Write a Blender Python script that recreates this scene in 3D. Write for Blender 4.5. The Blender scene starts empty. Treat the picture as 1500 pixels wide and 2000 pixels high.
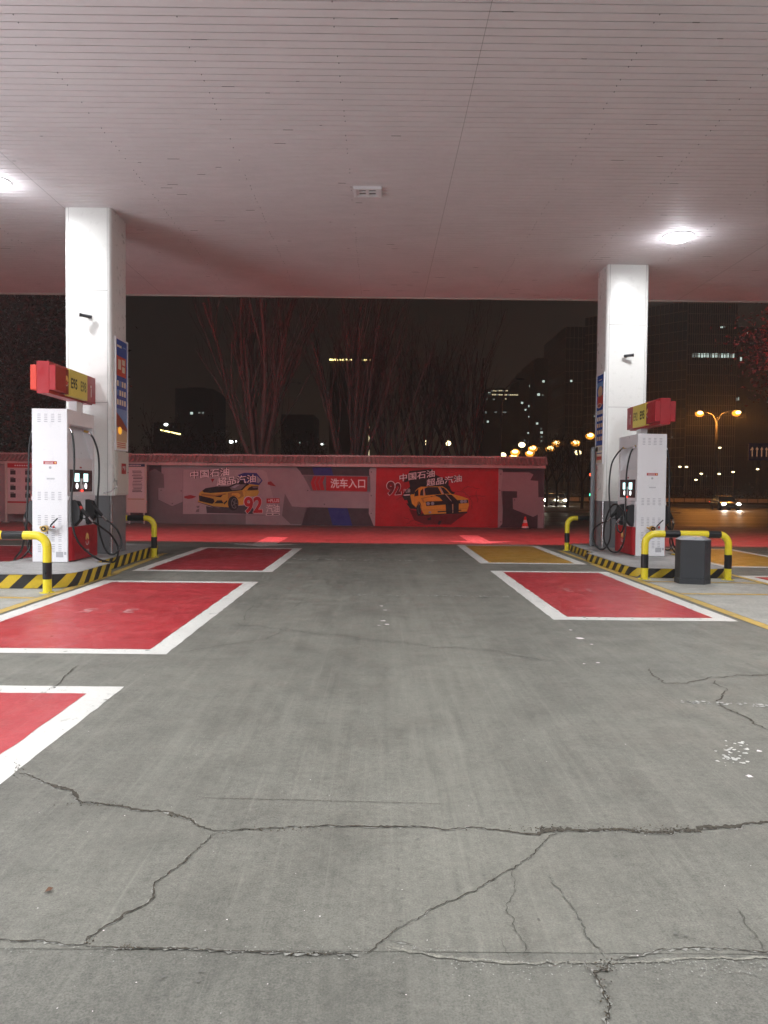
import bpy, math, random
import numpy as np
from mathutils import Vector, Matrix
from mathutils.geometry import tessellate_polygon
S = bpy.context.scene
COL = S.collection
PI = math.pi
# ------------------------------------------------------------------ camera
CAM_H, FPX = 1.5, 1520.0
_p, _y, _r = map(math.radians, (1.88, 0.28, 0.57))
_fw = Vector((math.sin(_y)*math.cos(_p), math.cos(_y)*math.cos(_p), -math.sin(_p)))
_rt = _fw.cross(Vector((0, 0, 1))).normalized()
_up = _rt.cross(_fw)
CR = _rt*math.cos(_r) + _up*math.sin(_r)
CU = _up*math.cos(_r) - _rt*math.sin(_r)
cam_d = bpy.data.cameras.new("camera")
cam = bpy.data.objects.new("camera", cam_d)
COL.objects.link(cam)
cam.matrix_world = Matrix(((CR.x, CU.x, -_fw.x, 0), (CR.y, CU.y, -_fw.y, 0), (CR.z, CU.z, -_fw.z, CAM_H), (0, 0, 0, 1)))
cam_d.sensor_fit = 'VERTICAL'; cam_d.sensor_height = 36.0; cam_d.sensor_width = 27.0
cam_d.lens = FPX/2000*36
cam_d.clip_start = 0.05; cam_d.clip_end = 5000
S.camera = cam
def ray(x, y):                      # direction through a point of the 1500 x 2000 photograph
    return CR*((x-750)/FPX) + CU*((1000-y)/FPX) + _fw
def gp(x, y, z=0.0):                # where that direction meets the level z
    d = ray(x, y); t = (z-CAM_H)/d.z
    return Vector((d.x*t, d.y*t, z))
def yp(x, y, Y):                    # where it meets the upright plane at distance Y
    d = ray(x, y); t = Y/d.y
    return Vector((d.x*t, Y, CAM_H+d.z*t))
# ------------------------------------------------------------------ world, exposure
S.view_settings.view_transform = 'Standard'
S.view_settings.look = 'None'
S.view_settings.exposure = 0.0
S.view_settings.gamma = 1.0
W = bpy.data.worlds.new("World"); S.world = W; W.use_nodes = True
wn = W.node_tree; wn.nodes.clear()
_o = wn.nodes.new('ShaderNodeOutputWorld'); _bg = wn.nodes.new('ShaderNodeBackground')
_tc = wn.nodes.new('ShaderNodeTexCoord'); _sx = wn.nodes.new('ShaderNodeSeparateXYZ')
wn.links.new(_tc.outputs['Generated'], _sx.inputs[0])
_r1 = wn.nodes.new('ShaderNodeValToRGB')          # town glow: brown near the horizon, dark grey above
wn.links.new(_sx.outputs['Z'], _r1.inputs[0])
_e = _r1.color_ramp.elements
_e[0].position = 0.0; _e[0].color = (0.026, 0.0165, 0.0100, 1)
_e[1].position = 0.32; _e[1].color = (0.0105, 0.0080, 0.0074, 1)
_m = _e.new(0.12); _m.color = (0.0170, 0.0118, 0.0088, 1)
_mp = wn.nodes.new('ShaderNodeMapRange'); _mp.inputs['From Min'].default_value = -0.25; _mp.inputs['From Max'].default_value = 0.35
_mp.inputs['To Min'].default_value = 0.75; _mp.inputs['To Max'].default_value = 1.25
wn.links.new(_sx.outputs['X'], _mp.inputs['Value'])
_mx = wn.nodes.new('ShaderNodeVectorMath'); _mx.operation = 'SCALE'
wn.links.new(_r1.outputs['Color'], _mx.inputs[0]); wn.links.new(_mp.outputs['Result'], _mx.inputs['Scale'])
wn.links.new(_mx.outputs[0], _bg.inputs['Color']); _bg.inputs['Strength'].default_value = 1.0
wn.links.new(_bg.outputs[0], _o.inputs['Surface'])
S.cycles.max_bounces = 8; S.cycles.diffuse_bounces = 4; S.cycles.glossy_bounces = 4
S.cycles.volume_bounces = 0
S.cycles.sample_clamp_indirect = 6.0
S.cycles.use_adaptive_sampling = True; S.cycles.adaptive_threshold = 0.03
CEIL = 6.55
HAZE = 0.0013
LAMP_W, GLOW_W, STRIP_W, FASCIA_E = 120.0, 26.0, 2300.0, 1.5
# ------------------------------------------------------------------ helpers
def tag(o, label=None, cat=None, group=None, kind=None):
    if label: o['label'] = label
    if cat: o['category'] = cat
    if group: o['group'] = group
    if kind: o['kind'] = kind
    return o
def empty(name, loc=(0, 0, 0), rz=0.0, label=None, cat=None, group=None, kind=None):
    o = bpy.data.objects.new(name, None); COL.objects.link(o)
    o.location = loc; o.rotation_euler = (0, 0, rz); o.empty_display_size = 0.2
    return tag(o, label, cat, group, kind)
class MB:
    def __init__(s): s.v = []; s.f = []; s.m = []; s.s = []; s.mats = []
    def _mi(s, mat):
        if mat not in s.mats: s.mats.append(mat)
        return s.mats.index(mat)
    def add(s, vs, fs, mat, smooth=False, M=None):
        b = len(s.v); k = s._mi(mat)
        for v in vs:
            v = Vector(v)
            s.v.append(tuple(M @ v) if M else tuple(v))
        for f in fs:
            s.f.append([i+b for i in f]); s.m.append(k); s.s.append(smooth)
        return s
    def box(s, x0, x1, y0, y1, z0, z1, mat, M=None):
        vs = [(x0,y0,z0),(x1,y0,z0),(x1,y1,z0),(x0,y1,z0),(x0,y0,z1),(x1,y0,z1),(x1,y1,z1),(x0,y1,z1)]
        return s.add(vs, [(0,3,2,1),(4,5,6,7),(0,1,5,4),(1,2,6,5),(2,3,7,6),(3,0,4,7)], mat, M=M)
    def prism(s, pts, z0, z1, mat, M=None, smooth=False, caps=True):
        n = len(pts)
        vs = [(p[0], p[1], z0) for p in pts] + [(p[0], p[1], z1) for p in pts]
        s.add(vs, [(i, (i+1) % n, n+(i+1) % n, n+i) for i in range(n)], mat, smooth, M)
        if caps:
            tr = tessellate_polygon([[Vector((p[0], p[1], 0)) for p in pts]])
            s.add(vs, [(a+n, b+n, c+n) for a, b, c in tr] + [(c, b, a) for a, b, c in tr], mat, False, M)
        return s
    def poly(s, pts, mat, M=None):
        vs = [Vector(p) for p in pts]
        tr = tessellate_polygon([vs])
        return s.add(vs, [tuple(t) for t in tr], mat, False, M)
    def tube(s, pts, r, n, mat, r1=None, closed=False, caps=True, smooth=True, M=None):
        pts = [Vector(p) for p in pts]; N = len(pts)
        rs = r if isinstance(r, (list, tuple)) else [r + ((r1 if r1 is not None else r)-r)*i/max(1, N-1) for i in range(N)]
        t0 = (pts[1]-pts[0]).normalized()
        a = t0.orthogonal().normalized()
        vs = []; prev = t0
        for i, p in enumerate(pts):
            t = (pts[min(i+1, N-1)]-pts[max(i-1, 0)])
            t = t.normalized() if t.length > 1e-9 else prev
            a = (a - t*a.dot(t)); a = a.normalized() if a.length > 1e-6 else t.orthogonal().normalized()
            b = t.cross(a); prev = t
            for k in range(n):
                c = 2*PI*k/n
                vs.append(p + (a*math.cos(c)+b*math.sin(c))*rs[i])
        fs = []
        for i in range(N-1):
            for k in range(n):
                fs.append((i*n+k, i*n+(k+1) % n, (i+1)*n+(k+1) % n, (i+1)*n+k))
        s.add(vs, fs, mat, smooth, M)
        if caps:
            s.add(vs[:n], [tuple(range(n))[::-1]], mat, False, M)
            s.add(vs[-n:], [tuple(range(n))], mat, False, M)
        return s
    def cyl(s, p0, p1, r, n, mat, r1=None, smooth=True, M=None):
        return s.tube([p0, p1], r, n, mat, r1=r1, smooth=smooth, M=M)
    def ball(s, c, r, mat, nu=10, nv=6, sc=(1, 1, 1), M=None):
        vs = []; c = Vector(c)
        for j in range(nv+1):
            th = PI*j/nv
            for i in range(nu):
                ph = 2*PI*i/nu
                vs.append(c+Vector((r*sc[0]*math.sin(th)*math.cos(ph), r*sc[1]*math.sin(th)*math.sin(ph), r*sc[2]*math.cos(th))))
        fs = [(j*nu+i, (j+1)*nu+i, (j+1)*nu+(i+1) % nu, j*nu+(i+1) % nu) for j in range(nv) for i in range(nu)]
        return s.add(vs, fs, mat, True, M)
    def text(s, body, bl, br, tl, mat, bold=0.0, M=None):
        vs, fs = glyphs(body, bold)
        bl, br, tl = Vector(bl), Vector(br), Vector(tl)
        ex, ey = br-bl, tl-bl
        return s.add([bl + ex*a + ey*b for a, b in vs], fs, mat, False, M)
    def build(s, name, parent=None, bevel=0.0, label=None, cat=None, group=None, kind=None, loc=None):
        me = bpy.data.meshes.new(name); me.from_pydata(s.v, [], s.f)
        for m in s.mats: me.materials.append(m)
        me.polygons.foreach_set('material_index', s.m)
        me.polygons.foreach_set('use_smooth', s.s)
        me.update()
        o = bpy.data.objects.new(name, me); COL.objects.link(o)
        if parent: o.parent = parent
        if loc: o.location = loc
        if bevel:
            b = o.modifiers.new('bevel', 'BEVEL'); b.width = bevel; b.segments = 2; b.limit_method = 'ANGLE'
            b.angle_limit = math.radians(40); b.harden_normals = False
        return tag(o, label, cat, group, kind)
_gc = {}
def glyphs(body, bold=0.0):
    key = (body, bold)
    if key in _gc: return _gc[key]
    c = bpy.data.curves.new('t', 'FONT'); c.body = body; c.size = 1; c.resolution_u = 3; c.offset = bold
    c.fill_mode = 'BOTH'
    o = bpy.data.objects.new('t', c); COL.objects.link(o)
    dg = bpy.context.evaluated_depsgraph_get(); dg.update()
    me = bpy.data.meshes.new_from_object(o.evaluated_get(dg))
    vs = [v.co.copy() for v in me.vertices]; fs = [tuple(p.vertices) for p in me.polygons]
    bpy.data.objects.remove(o); bpy.data.curves.remove(c); bpy.data.meshes.remove(me)
    x0 = min(v.x for v in vs); x1 = max(v.x for v in vs); y0 = min(v.y for v in vs); y1 = max(v.y for v in vs)
    r = ([((v.x-x0)/(x1-x0), (v.y-y0)/(y1-y0)) for v in vs], fs)
    _gc[key] = r
    return r
def copy_tree(o, parent=None, loc=None, rz=None, scale=None, label=None):
    c = o.copy(); COL.objects.link(c)
    if parent: c.parent = parent
    if loc is not None: c.location = loc
    if rz is not None: c.rotation_euler = (0, 0, rz)
    if scale is not None: c.scale = (scale,)*3 if not isinstance(scale, tuple) else scale
    if label: c['label'] = label
    for ch in list(o.children): copy_tree(ch, c)
    return c
def arc(cx, cy, r, a0, a1, n):
    return [(cx+r*math.cos(math.radians(a0+(a1-a0)*i/n)), cy+r*math.sin(math.radians(a0+(a1-a0)*i/n))) for i in range(n+1)]
# ------------------------------------------------------------------ materials
def mat(name, col, rough=0.5, metal=0.0, emit=None, estr=1.0, spec=None, coat=0.0):
    m = bpy.data.materials.new(name); m.use_nodes = True
    b = m.node_tree.nodes['Principled BSDF']
    b.inputs['Base Color'].default_value = (*col, 1); b.inputs['Roughness'].default_value = rough
    b.inputs['Metallic'].default_value = metal
    if spec is not None: b.inputs['Specular IOR Level'].default_value = spec
    if coat: b.inputs['Coat Weight'].default_value = coat; b.inputs['Coat Roughness'].default_value = 0.15
    if emit:
        b.inputs['Emission Color'].default_value = (*emit, 1); b.inputs['Emission Strength'].default_value = estr
        m.cycles.emission_sampling = 'NONE'
    return m
class NT:
    def __init__(s, m): s.t = m.node_tree; s.b = s.t.nodes['Principled BSDF']
    def n(s, typ, **kw):
        x = s.t.nodes.new(typ)
        for k, v in kw.items():
            if hasattr(x, k): setattr(x, k, v)
        return x
    def coord(s, scale=(1, 1, 1), rot=(0, 0, 0)):
        tc = s.n('ShaderNodeTexCoord'); mp = s.n('ShaderNodeMapping')
        mp.inputs['Scale'].default_value = scale; mp.inputs['Rotation'].default_value = rot
        s.t.links.new(tc.outputs['Object'], mp.inputs[0]); return mp.outputs[0]
    def noise(s, co, scale, det=4, rough=.55, dist=0.0):
        x = s.n('ShaderNodeTexNoise'); x.inputs['Scale'].default_value = scale; x.inputs['Detail'].default_value = det
        x.inputs['Roughness'].default_value = rough; x.inputs['Distortion'].default_value = dist
        s.t.links.new(co, x.inputs['Vector']); return x.outputs['Fac']
    def ramp(s, fac, stops):
        x = s.n('ShaderNodeValToRGB'); e = x.color_ramp.elements
        while len(e) < len(stops): e.new(0.5)
        for k, (p, c) in enumerate(stops):
            e[k].position = p; e[k].color = (c, c, c, 1) if not isinstance(c, tuple) else (*c, 1)
        s.t.links.new(fac, x.inputs[0]); return x.outputs[0]
    def mix(s, fac, a, b, mode='MIX'):
        x = s.n('ShaderNodeMix'); x.data_type = 'RGBA'; x.blend_type = mode
        for sock, v in ((x.inputs['Factor'], fac), (x.inputs['A'], a), (x.inputs['B'], b)):
            pass
        L = s.t.links
        fa, aa, bb = x.inputs[0], x.inputs[6], x.inputs[7]
        for sock, v in ((fa, fac), (aa, a), (bb, b)):
            if isinstance(v, (int, float)): sock.default_value = v if sock is fa else (v, v, v, 1)
            elif isinstance(v, tuple): sock.default_value = (*v, 1)
            else: L.new(v, sock)
        return x.outputs[2]
    def col(s, c): s.t.links.new(c, s.b.inputs['Base Color'])
    def rough(s, c): s.t.links.new(c, s.b.inputs['Roughness'])
    def bump(s, h, strength=.3, dist=.01):
        x = s.n('ShaderNodeBump'); x.inputs['Strength'].default_value = strength; x.inputs['Distance'].default_value = dist
        s.t.links.new(h, x.inputs['Height']); s.t.links.new(x.outputs[0], s.b.inputs['Normal'])
def concrete(name, base, streaks=True, stain=1.0):
    m = mat(name, base, .7); t = NT(m); co = t.coord()
    c = tuple(base)
    big = t.ramp(t.noise(co, .45, 5, .6), [(.3, tuple(x*.80 for x in c)), (.7, tuple(x*1.12 for x in c))])
    mid = t.ramp(t.noise(co, 2.6, 8, .78, .3), [(.28, .70), (.5, .98), (.75, 1.18)])
    x = t.mix(1.0, big, mid, 'MULTIPLY')
    fine = t.ramp(t.noise(co, 130, 3, .75), [(.3, .50), (.5, 1.0), (.72, 1.45)])
    x = t.mix(.85, x, t.mix(1.0, x, fine, 'MULTIPLY'))
    gr = t.ramp(t.noise(co, 28, 5, .8), [(.32, .70), (.52, 1.0), (.74, 1.22)])
    x = t.mix(1.0, x, gr, 'MULTIPLY')
    blot = t.ramp(t.noise(co, 1.7, 8, .8, .6), [(.56, 0.0), (.72, 1.0)])
    x = t.mix(t.mix(1.0, blot, .42*stain, 'MULTIPLY'), x, tuple(v*.5 for v in c))
    b2 = t.ramp(t.noise(t.coord((1, .45, 1), (0, 0, .2)), 5.5, 7, .8, .5), [(.60, 0.0), (.70, 1.0)])
    x = t.mix(t.mix(1.0, b2, .32*stain, 'MULTIPLY'), x, tuple(v*.55 for v in c))
    if streaks:
        for sc, rot, ns, lo_, hi_, k, mul in (((5.5, .22, 1), 0, 1.6, .50, .70, .26, 1.55), ((30, .35, 1), 0, 1.2, .56, .70, .30, 1.6), ((34, .6, 1), .16, 1.3, .60, .70, .26, 1.55),
                                  ((30, .5, 1), -.2, 1.5, .61, .72, .24, 1.5), ((3.2, .15, 1), .12, 2.1, .50, .70, .30, .55), ((16, .4, 1), -.08, 1.6, .57, .70, .30, .5)):
            st = t.ramp(t.noise(t.coord(sc, (0, 0, rot)), ns, 5, .7), [(lo_, 0.0), (hi_, 1.0)])
            x = t.mix(t.mix(1.0, st, k, 'MULTIPLY'), x, tuple(v*mul for v in c))
    if streaks:            # the wheel-polished lane down the middle
        sx_ = t.n('ShaderNodeSeparateXYZ'); t.t.links.new(t.coord((1, 1, 1), (0, 0, .03)), sx_.inputs[0])
        for cx_, hw, k in ((.35, .75, .30), (-1.25, .5, .12), (1.6, .4, .12)):
            d1 = t.n('ShaderNodeMath', operation='SUBTRACT'); t.t.links.new(sx_.outputs['X'], d1.inputs[0]); d1.inputs[1].default_value = cx_
            d2 = t.n('ShaderNodeMath', operation='ABSOLUTE'); t.t.links.new(d1.outputs[0], d2.inputs[0])
            mr = t.n('ShaderNodeMapRange', interpolation_type='SMOOTHSTEP'); t.t.links.new(d2.outputs[0], mr.inputs['Value'])
            mr.inputs['From Min'].default_value = 0; mr.inputs['From Max'].default_value = hw; mr.inputs['To Min'].default_value = k; mr.inputs['To Max'].default_value = 0
            st = t.ramp(t.noise(t.coord((14, .5, 1)), 1.1, 6, .75), [(.36, 0.1), (.66, 1.0)])
            x = t.mix(t.mix(1.0, mr.outputs[0], st, 'MULTIPLY'), x, tuple(v*1.75 for v in c))
    spk = t.ramp(t.noise(co, 30, 3, .8), [(.68, 0.0), (.74, 1.0)])
    x = t.mix(t.mix(1.0, spk, .45, 'MULTIPLY'), x, tuple(v*.42 for v in c))
    pl = t.ramp(t.noise(co, 48, 2, .8), [(.72, 0.0), (.77, 1.0)])
    x = t.mix(t.mix(1.0, pl, .5, 'MULTIPLY'), x, tuple(min(.8, v*2.0) for v in c))
    t.col(x)
    t.rough(t.ramp(t.noise(co, 2.5, 5, .6), [(.3, .50), (.7, .78)]))
    t.bump(t.noise(co, 60, 6, .75), .55, .005)
    return m
def paint(name, base, rough=.4, wear=.12, wearcol=None, wscale=6.0, bump=.1, big=.12):
    m = mat(name, base, rough); t = NT(m); co = t.coord(); c = tuple(base)
    x = t.ramp(t.noise(co, .9, 5, .6), [(.3, tuple(v*(1-big) for v in c)), (.7, tuple(min(1, v*(1+big)) for v in c))])
    x = t.mix(.6, x, t.mix(1.0, x, t.ramp(t.noise(co, 40, 4, .7), [(.3, .82), (.7, 1.12)]), 'MULTIPLY'))
    if wear:
        w = t.ramp(t.noise(co, wscale, 8, .75, .4), [(.66-wear*.6, 0.0), (.72-wear*.4, 1.0)])
        x = t.mix(t.mix(1.0, w, .75, 'MULTIPLY'), x, wearcol or tuple(v*.6 for v in c))
    t.col(x); t.rough(t.ramp(t.noise(co, 5, 5, .6), [(.3, rough*.75), (.7, min(1, rough*1.35))]))
    if bump: t.bump(t.noise(co, 50, 5, .7), bump, .003)
    return m
def metalp(name, base, rough=.35, big=.06, grime=.12):
    m = mat(name, base, rough); t = NT(m); co = t.coord(); c = tuple(base)
    x = t.ramp(t.noise(co, 1.3, 4, .6), [(.3, tuple(v*(1-big) for v in c)), (.7, c)])
    g = t.ramp(t.noise(t.coord((4, 4, 1)), 2.2, 7, .75), [(.52, 0.0), (.75, 1.0)])
    x = t.mix(t.mix(1.0, g, grime, 'MULTIPLY'), x, tuple(v*.45 for v in c))
    t.col(x); t.rough(t.ramp(t.noise(co, 7, 4, .6), [(.3, rough*.8), (.7, min(1, rough*1.3))]))
    return m
M = {}
M['concrete'] = concrete('forecourt_concrete', (.171, .169, .143))
M['apron'] = concrete('front_slab_concrete', (.150, .149, .127), True, 1.6)
M['island'] = concrete('island_concrete', (.40, .40, .39), False, .6)
M['bare'] = concrete('pale_concrete', (.38, .38, .345), False, .5)
M['asphalt'] = concrete('dark_asphalt', (.055, .052, .05), False, .8)
def bay_paint(name, base, scuff, dark, rough):
    m = mat(name, base, rough); t = NT(m); co = t.coord(); c = tuple(base)
    x = t.ramp(t.noise(co, .8, 5, .6), [(.3, tuple(v*.82 for v in c)), (.7, tuple(min(1, v*1.12) for v in c))])
    x = t.mix(.7, x, t.mix(1.0, x, t.ramp(t.noise(co, 45, 5, .75), [(.3, .74), (.7, 1.16)]), 'MULTIPLY'))
    for sc, rot, ns, a_, b_, k, cc in (((9, .7, 1), 0, 1.2, .54, .74, .40, scuff), ((30, 1.2, 1), .25, 1.2, .58, .72, .35, scuff), ((1, 1, 1), 0, 2.2, .54, .76, .34, scuff), ((7, .5, 1), -.15, 1.7, .54, .74, .42, dark), ((1, 1, 1), 0, 5.0, .62, .74, .40, dark), ((1, 6, 1), .1, 3.0, .60, .74, .22, scuff)):
        f = t.ramp(t.noise(t.coord(sc, (0, 0, rot)), ns, 7, .75), [(a_, 0.0), (b_, 1.0)])
        x = t.mix(t.mix(1.0, f, k, 'MULTIPLY'), x, cc)
    t.col(x); t.rough(t.ramp(t.noise(co, 4, 5, .7), [(.3, rough*.8), (.7, rough*1.6)]))
    t.bump(t.noise(co, 50, 5, .7), .22, .004)
    return m
M['red_paint'] = bay_paint('red_floor_paint', (.44, .034, .042), (.52, .16, .15), (.24, .03, .035), .32)
M['dark_red_paint'] = bay_paint('old_red_floor_paint', (.30, .022, .030), (.36, .09, .09), (.16, .02, .025), .36)
M['white_paint'] = paint('white_line_paint', (.66, .66, .62), .5, .13, (.30, .30, .28), 7.0, .15, .08)
M['yellow_paint'] = paint('yellow_line_paint', (.52, .36, .085), .5, .22, (.32, .29, .22), 7.0, .15, .15)
M['amber_paint'] = bay_paint('amber_bay_paint', (.42, .23, .035), (.46, .34, .16), (.22, .14, .04), .36)
M['ghost'] = paint('worn_white_paint', (.55, .55, .52), .6, .34, (.26, .26, .24), 9.0, .1)
M['ghost_red'] = paint('faded_white_on_red', (.60, .30, .30), .5, .34, (.42, .05, .05), 12.0, .1)
def dirt(name, a, b_, sc):
    m = mat(name, a, 1.0); t = NT(m); t.col(t.ramp(t.noise(t.coord(), sc, 6, .8), [(.36, a), (.5, tuple((p+q)/2 for p, q in zip(a, b_))), (.66, b_)])); t.bump(t.noise(t.coord(), sc*.8, 5, .8), .8, .01); return m
M['crack'] = dirt('crack_dirt', (.022, .020, .016), (.115, .100, .075), 70)
M['lipc'] = concrete('pale_joint_edge', (.25, .245, .205), False, .6)
M['crack2'] = dirt('crack_fine_dirt', (.075, .072, .060), (.13, .13, .112), 60)
M['spall'] = concrete('crack_spalled_edge', (.30, .30, .27), False)
M['rubble'] = mat('crack_rubble', (.13, .11, .08), 1.0)
M['white'] = metalp('white_enamel', (.80, .80, .82), .32, .04, .06)
M['white2'] = metalp('white_cladding', (.80, .81, .78), .30, .03, .012)
M['grey_clad'] = metalp('grey_cladding', (.19, .195, .205), .35, .05, .1)
M['cream'] = metalp('cream_enamel', (.60, .58, .52), .4, .05, .1)
M['ceil'] = metalp('ceiling_strip_enamel', (.74, .70, .71), .62, .08, .14)
M['gap'] = mat('ceiling_gap', (.20, .19, .19), .8)
M['seam'] = mat('ceiling_seam', (.38, .36, .36), .8)
M['red'] = metalp('red_enamel', (.40, .010, .018), .36, .05, .03)
M['red_dk'] = metalp('dark_red_enamel', (.22, .008, .018), .36, .05, .03)
M['red_lit'] = metalp('lit_red_enamel', (.72, .055, .03), .35, .06, .05)  # brighter red: light on one outer end block put into its colour
M['yellow'] = metalp('yellow_enamel', (.76, .63, .025), .3, .08, .22)
M['black'] = metalp('black_enamel', (.012, .012, .014), .32, .1, .1)
M['rubber'] = mat('black_rubber', (.010, .010, .011), .38)
M['plastic'] = mat('black_plastic', (.014, .014, .016), .45)
M['redplastic'] = mat('red_plastic', (.55, .03, .02), .4)
M['chrome'] = mat('brushed_steel', (.62, .62, .64), .25, 1.0)
M['brass'] = mat('brass', (.70, .46, .13), .3, 1.0)
M['panel_dk'] = mat('display_glass', (.05, .05, .055), .18)
M['added_pane'] = mat('added_lit_window', (.8, .85, .9), .2, emit=(.92, .94, 1.0), estr=4)  # glowing pane of the added unseen building
M['lcd'] = mat('lit_display', (.3, .5, .5), .3, emit=(.62, 1.0, .98), estr=1.8)
M['keys'] = mat('lit_keypad', (.5, .5, .5), .3, emit=(1, 1, 1), estr=1.9)
M['redled'] = mat('red_led', (.5, .02, .02), .3, emit=(1, .05, .03), estr=2.4)
M['sign_yellow'] = mat('sign_yellow', (.66, .54, .10), .3, emit=(.66, .50, .06), estr=.06)
M['ink'] = mat('black_lettering', (.02, .018, .01), .5)
M['ink_dim'] = mat('worn_dark_lettering', (.22, .19, .05), .5)
M['logo_gold'] = mat('gold_emblem', (.82, .52, .16), .35)
M['logo_red'] = mat('red_emblem', (.60, .05, .04), .35)
M['logo_white'] = mat('white_lettering', (.80, .74, .74), .4)
M['grey_mark'] = mat('grey_marking', (.42, .42, .45), .6)
M['slot'] = mat('vent_shadow', (.30, .30, .34), .7)
M['bin'] = metalp('charcoal_metal', (.034, .037, .043), .42, .08, .12)
M['bin_top'] = metalp('bin_lid_metal', (.30, .31, .33), .3, .06, .1)
M['pipe'] = metalp('grey_pipe', (.22, .24, .26), .4)
M['lens'] = mat('lamp_lens', (.9, .9, .9), .3, emit=(.93, .96, 1.0), estr=30)
M['fascia'] = mat('lit_red_fascia', (.5, .02, .02), .4, emit=(1.0, .25, .29), estr=FASCIA_E)
M['fascia'].cycles.emission_sampling = 'AUTO'
M['wallp'] = paint('wall_render', (.20, .185, .195), .8, .04, None, 2.0, .2, .1)
M['tile'] = paint('coping_tile', (.40, .28, .26), .75, .10, (.2, .13, .12), 4.0, .3, .25)
M['ledge'] = paint('coping_ledge', (.58, .48, .45), .75, .08, (.3, .25, .22), 3.0, .3, .15)
M['w_dark'] = paint('wall_paint_dark', (.070, .060, .070), .75, .03, None, 3.0, .2)
M['w_mid'] = paint('wall_paint_mid', (.185, .17, .18), .75, .03, None, 3.0, .2)
M['w_light'] = paint('wall_paint_light', (.35, .315, .33), .75, .03, None, 3.0, .2)
M['w_pale'] = paint('wall_paint_pale', (.43, .385, .40), .75, .03, None, 3.0, .2)
M['w_blue'] = paint('wall_paint_blue', (.030, .042, .23), .7, .04, None, 3.0, .2)
M['w_red'] = paint('wall_paint_red', (.50, .010, .018), .65, .04, (.34, .02, .02), 2.0, .2, .2)
M['w_red2'] = paint('wall_paint_dull_red', (.30, .014, .02), .7, .04, None, 3.0, .1)
M['w_black'] = paint('wall_paint_black', (.012, .010, .012), .7, .02, None, 3.0, .1)
M['w_gold'] = paint('wall_paint_gold', (.62, .40, .05), .6, .03, None, 3.0, .1, .15)
M['w_gold2'] = paint('wall_paint_gold_shade', (.36, .20, .03), .6, .02, None, 3.0, .1)
M['w_orange'] = paint('wall_paint_orange', (.80, .40, .03), .6, .02, None, 3.0, .1)
M['w_orange2'] = paint('wall_paint_orange_dark', (.52, .22, .02), .6, .02, None, 3.0, .1)
M['w_white'] = paint('wall_paint_white', (.90, .82, .82), .6, .02, None, 3.0, .1)
M['w_grey'] = paint('wall_paint_grey', (.35, .36, .42), .6, .02, None, 3.0, .1)
M['w_dkred'] = paint('wall_paint_deep_red', (.17, .006, .012), .7, .02, None, 3.0, .1)
# ------------------------------------------------------------------ ground, roads
random.seed(7)
def sheet(name, pts, z, m, label=None, kind='structure', cuts=1):
    b = MB(); b.poly([(p[0], p[1], z) for p in pts], m)
    return b.build(name, kind=kind, label=label)
g = MB()
ys = [-60, 31.2, 36, 50, 62, 90, 3000]; zs = [-.012, -.012, -.10, -.30, -.42, -.55, -.55]
M['earth'] = concrete('dark_ground', (.045, .04, .035), False, .6)
g.add([(x, ys[i], zs[i]) for i in range(len(ys)) for x in (-1500, 1500)], [(2*i, 2*i+1, 2*i+3, 2*i+2) for i in range(len(ys)-1)], M['earth'])
g.build('ground', kind='structure')
sheet('ground', [(-60, 2.53), (60, 2.40), (60, 31), (-60, 31)], 0, M['concrete'])
sheet('ground', [(-60, -60), (60, -60), (60, 2.60), (-60, 2.70)], -.0015, M['apron'])
rd = MB()
ys2 = [31.2, 36, 50, 62, 90, 150]; z2 = [-.004, -.092, -.292, -.412, -.54, -.54]
rd.add([(x, ys2[i], z2[i]) for i in range(len(ys2)) for x in (6.6, 420)], [(2*i, 2*i+1, 2*i+3, 2*i+2) for i in range(len(ys2)-1)], None)
M['road'] = concrete('worn_asphalt', (.085, .080, .074), False, .9)
_t = NT(M['road']); _c = _t.coord((.05, .9, 1))
_t.rough(_t.ramp(_t.noise(_c, 1.0, 5, .6), [(.3, .34), (.7, .66)]))
rd.mats = [M['road']]; rd.m = [0]*len(rd.f)
rd.build('road', kind='structure')
M['chip'] = mat('paint_chip', (.34, .34, .31), .8); M['chip2'] = mat('paint_chip_dark', (.17, .17, .15), .8)
# painted bays: white border 0.2 m, colour inside, each laid 4 mm above the one below
bay_rnd = random.Random(21)
def jrect(b, x0, x1, y0, y1, z, m, am=.004, st=.11):
    pts = []
    def run(ax, ay, bx_, by_):
        n = max(1, int(math.dist((ax, ay), (bx_, by_))/st))
        for i in range(n):
            f = i/n; pts.append((ax+(bx_-ax)*f+bay_rnd.gauss(0, am), ay+(by_-ay)*f+bay_rnd.gauss(0, am), z))
    run(x0, y0, x1, y0); run(x1, y0, x1, y1); run(x1, y1, x0, y1); run(x0, y1, x0, y0)
    b.poly(pts, m)
def bay(x0, x1, y0, y1, m, label, b=.2, order=0):
    w = MB()
    jrect(w, x0, x1, y0, y1, .0015, M['white_paint'], .003); jrect(w, x0+b, x1-b, y0+b, y1-b, .0032, m, .004)
    r = bay_rnd
    for _ in range(int((x1-x0+y1-y0)*11)):            # chipped and scuffed spots on the white border
        if r.random() < .5: x, y = r.choice((x0, x1-b))+r.uniform(0, b), r.uniform(y0, y1)
        else: x, y = r.uniform(x0, x1), r.choice((y0, y1-b))+r.uniform(0, b)
        s_ = .003+.016*r.random()**3; n = 7
        w.poly([(x+s_*r.uniform(.5, 1.6)*math.cos(2*PI*i/n), y+s_*r.uniform(.5, 1.8)*math.sin(2*PI*i/n), .0042) for i in range(n)], M[r.choice(['chip', 'chip', 'chip2'])])
    return w
def jig(b, amp=.012, seed=1):
    rr = random.Random(seed)
    return b
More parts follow.
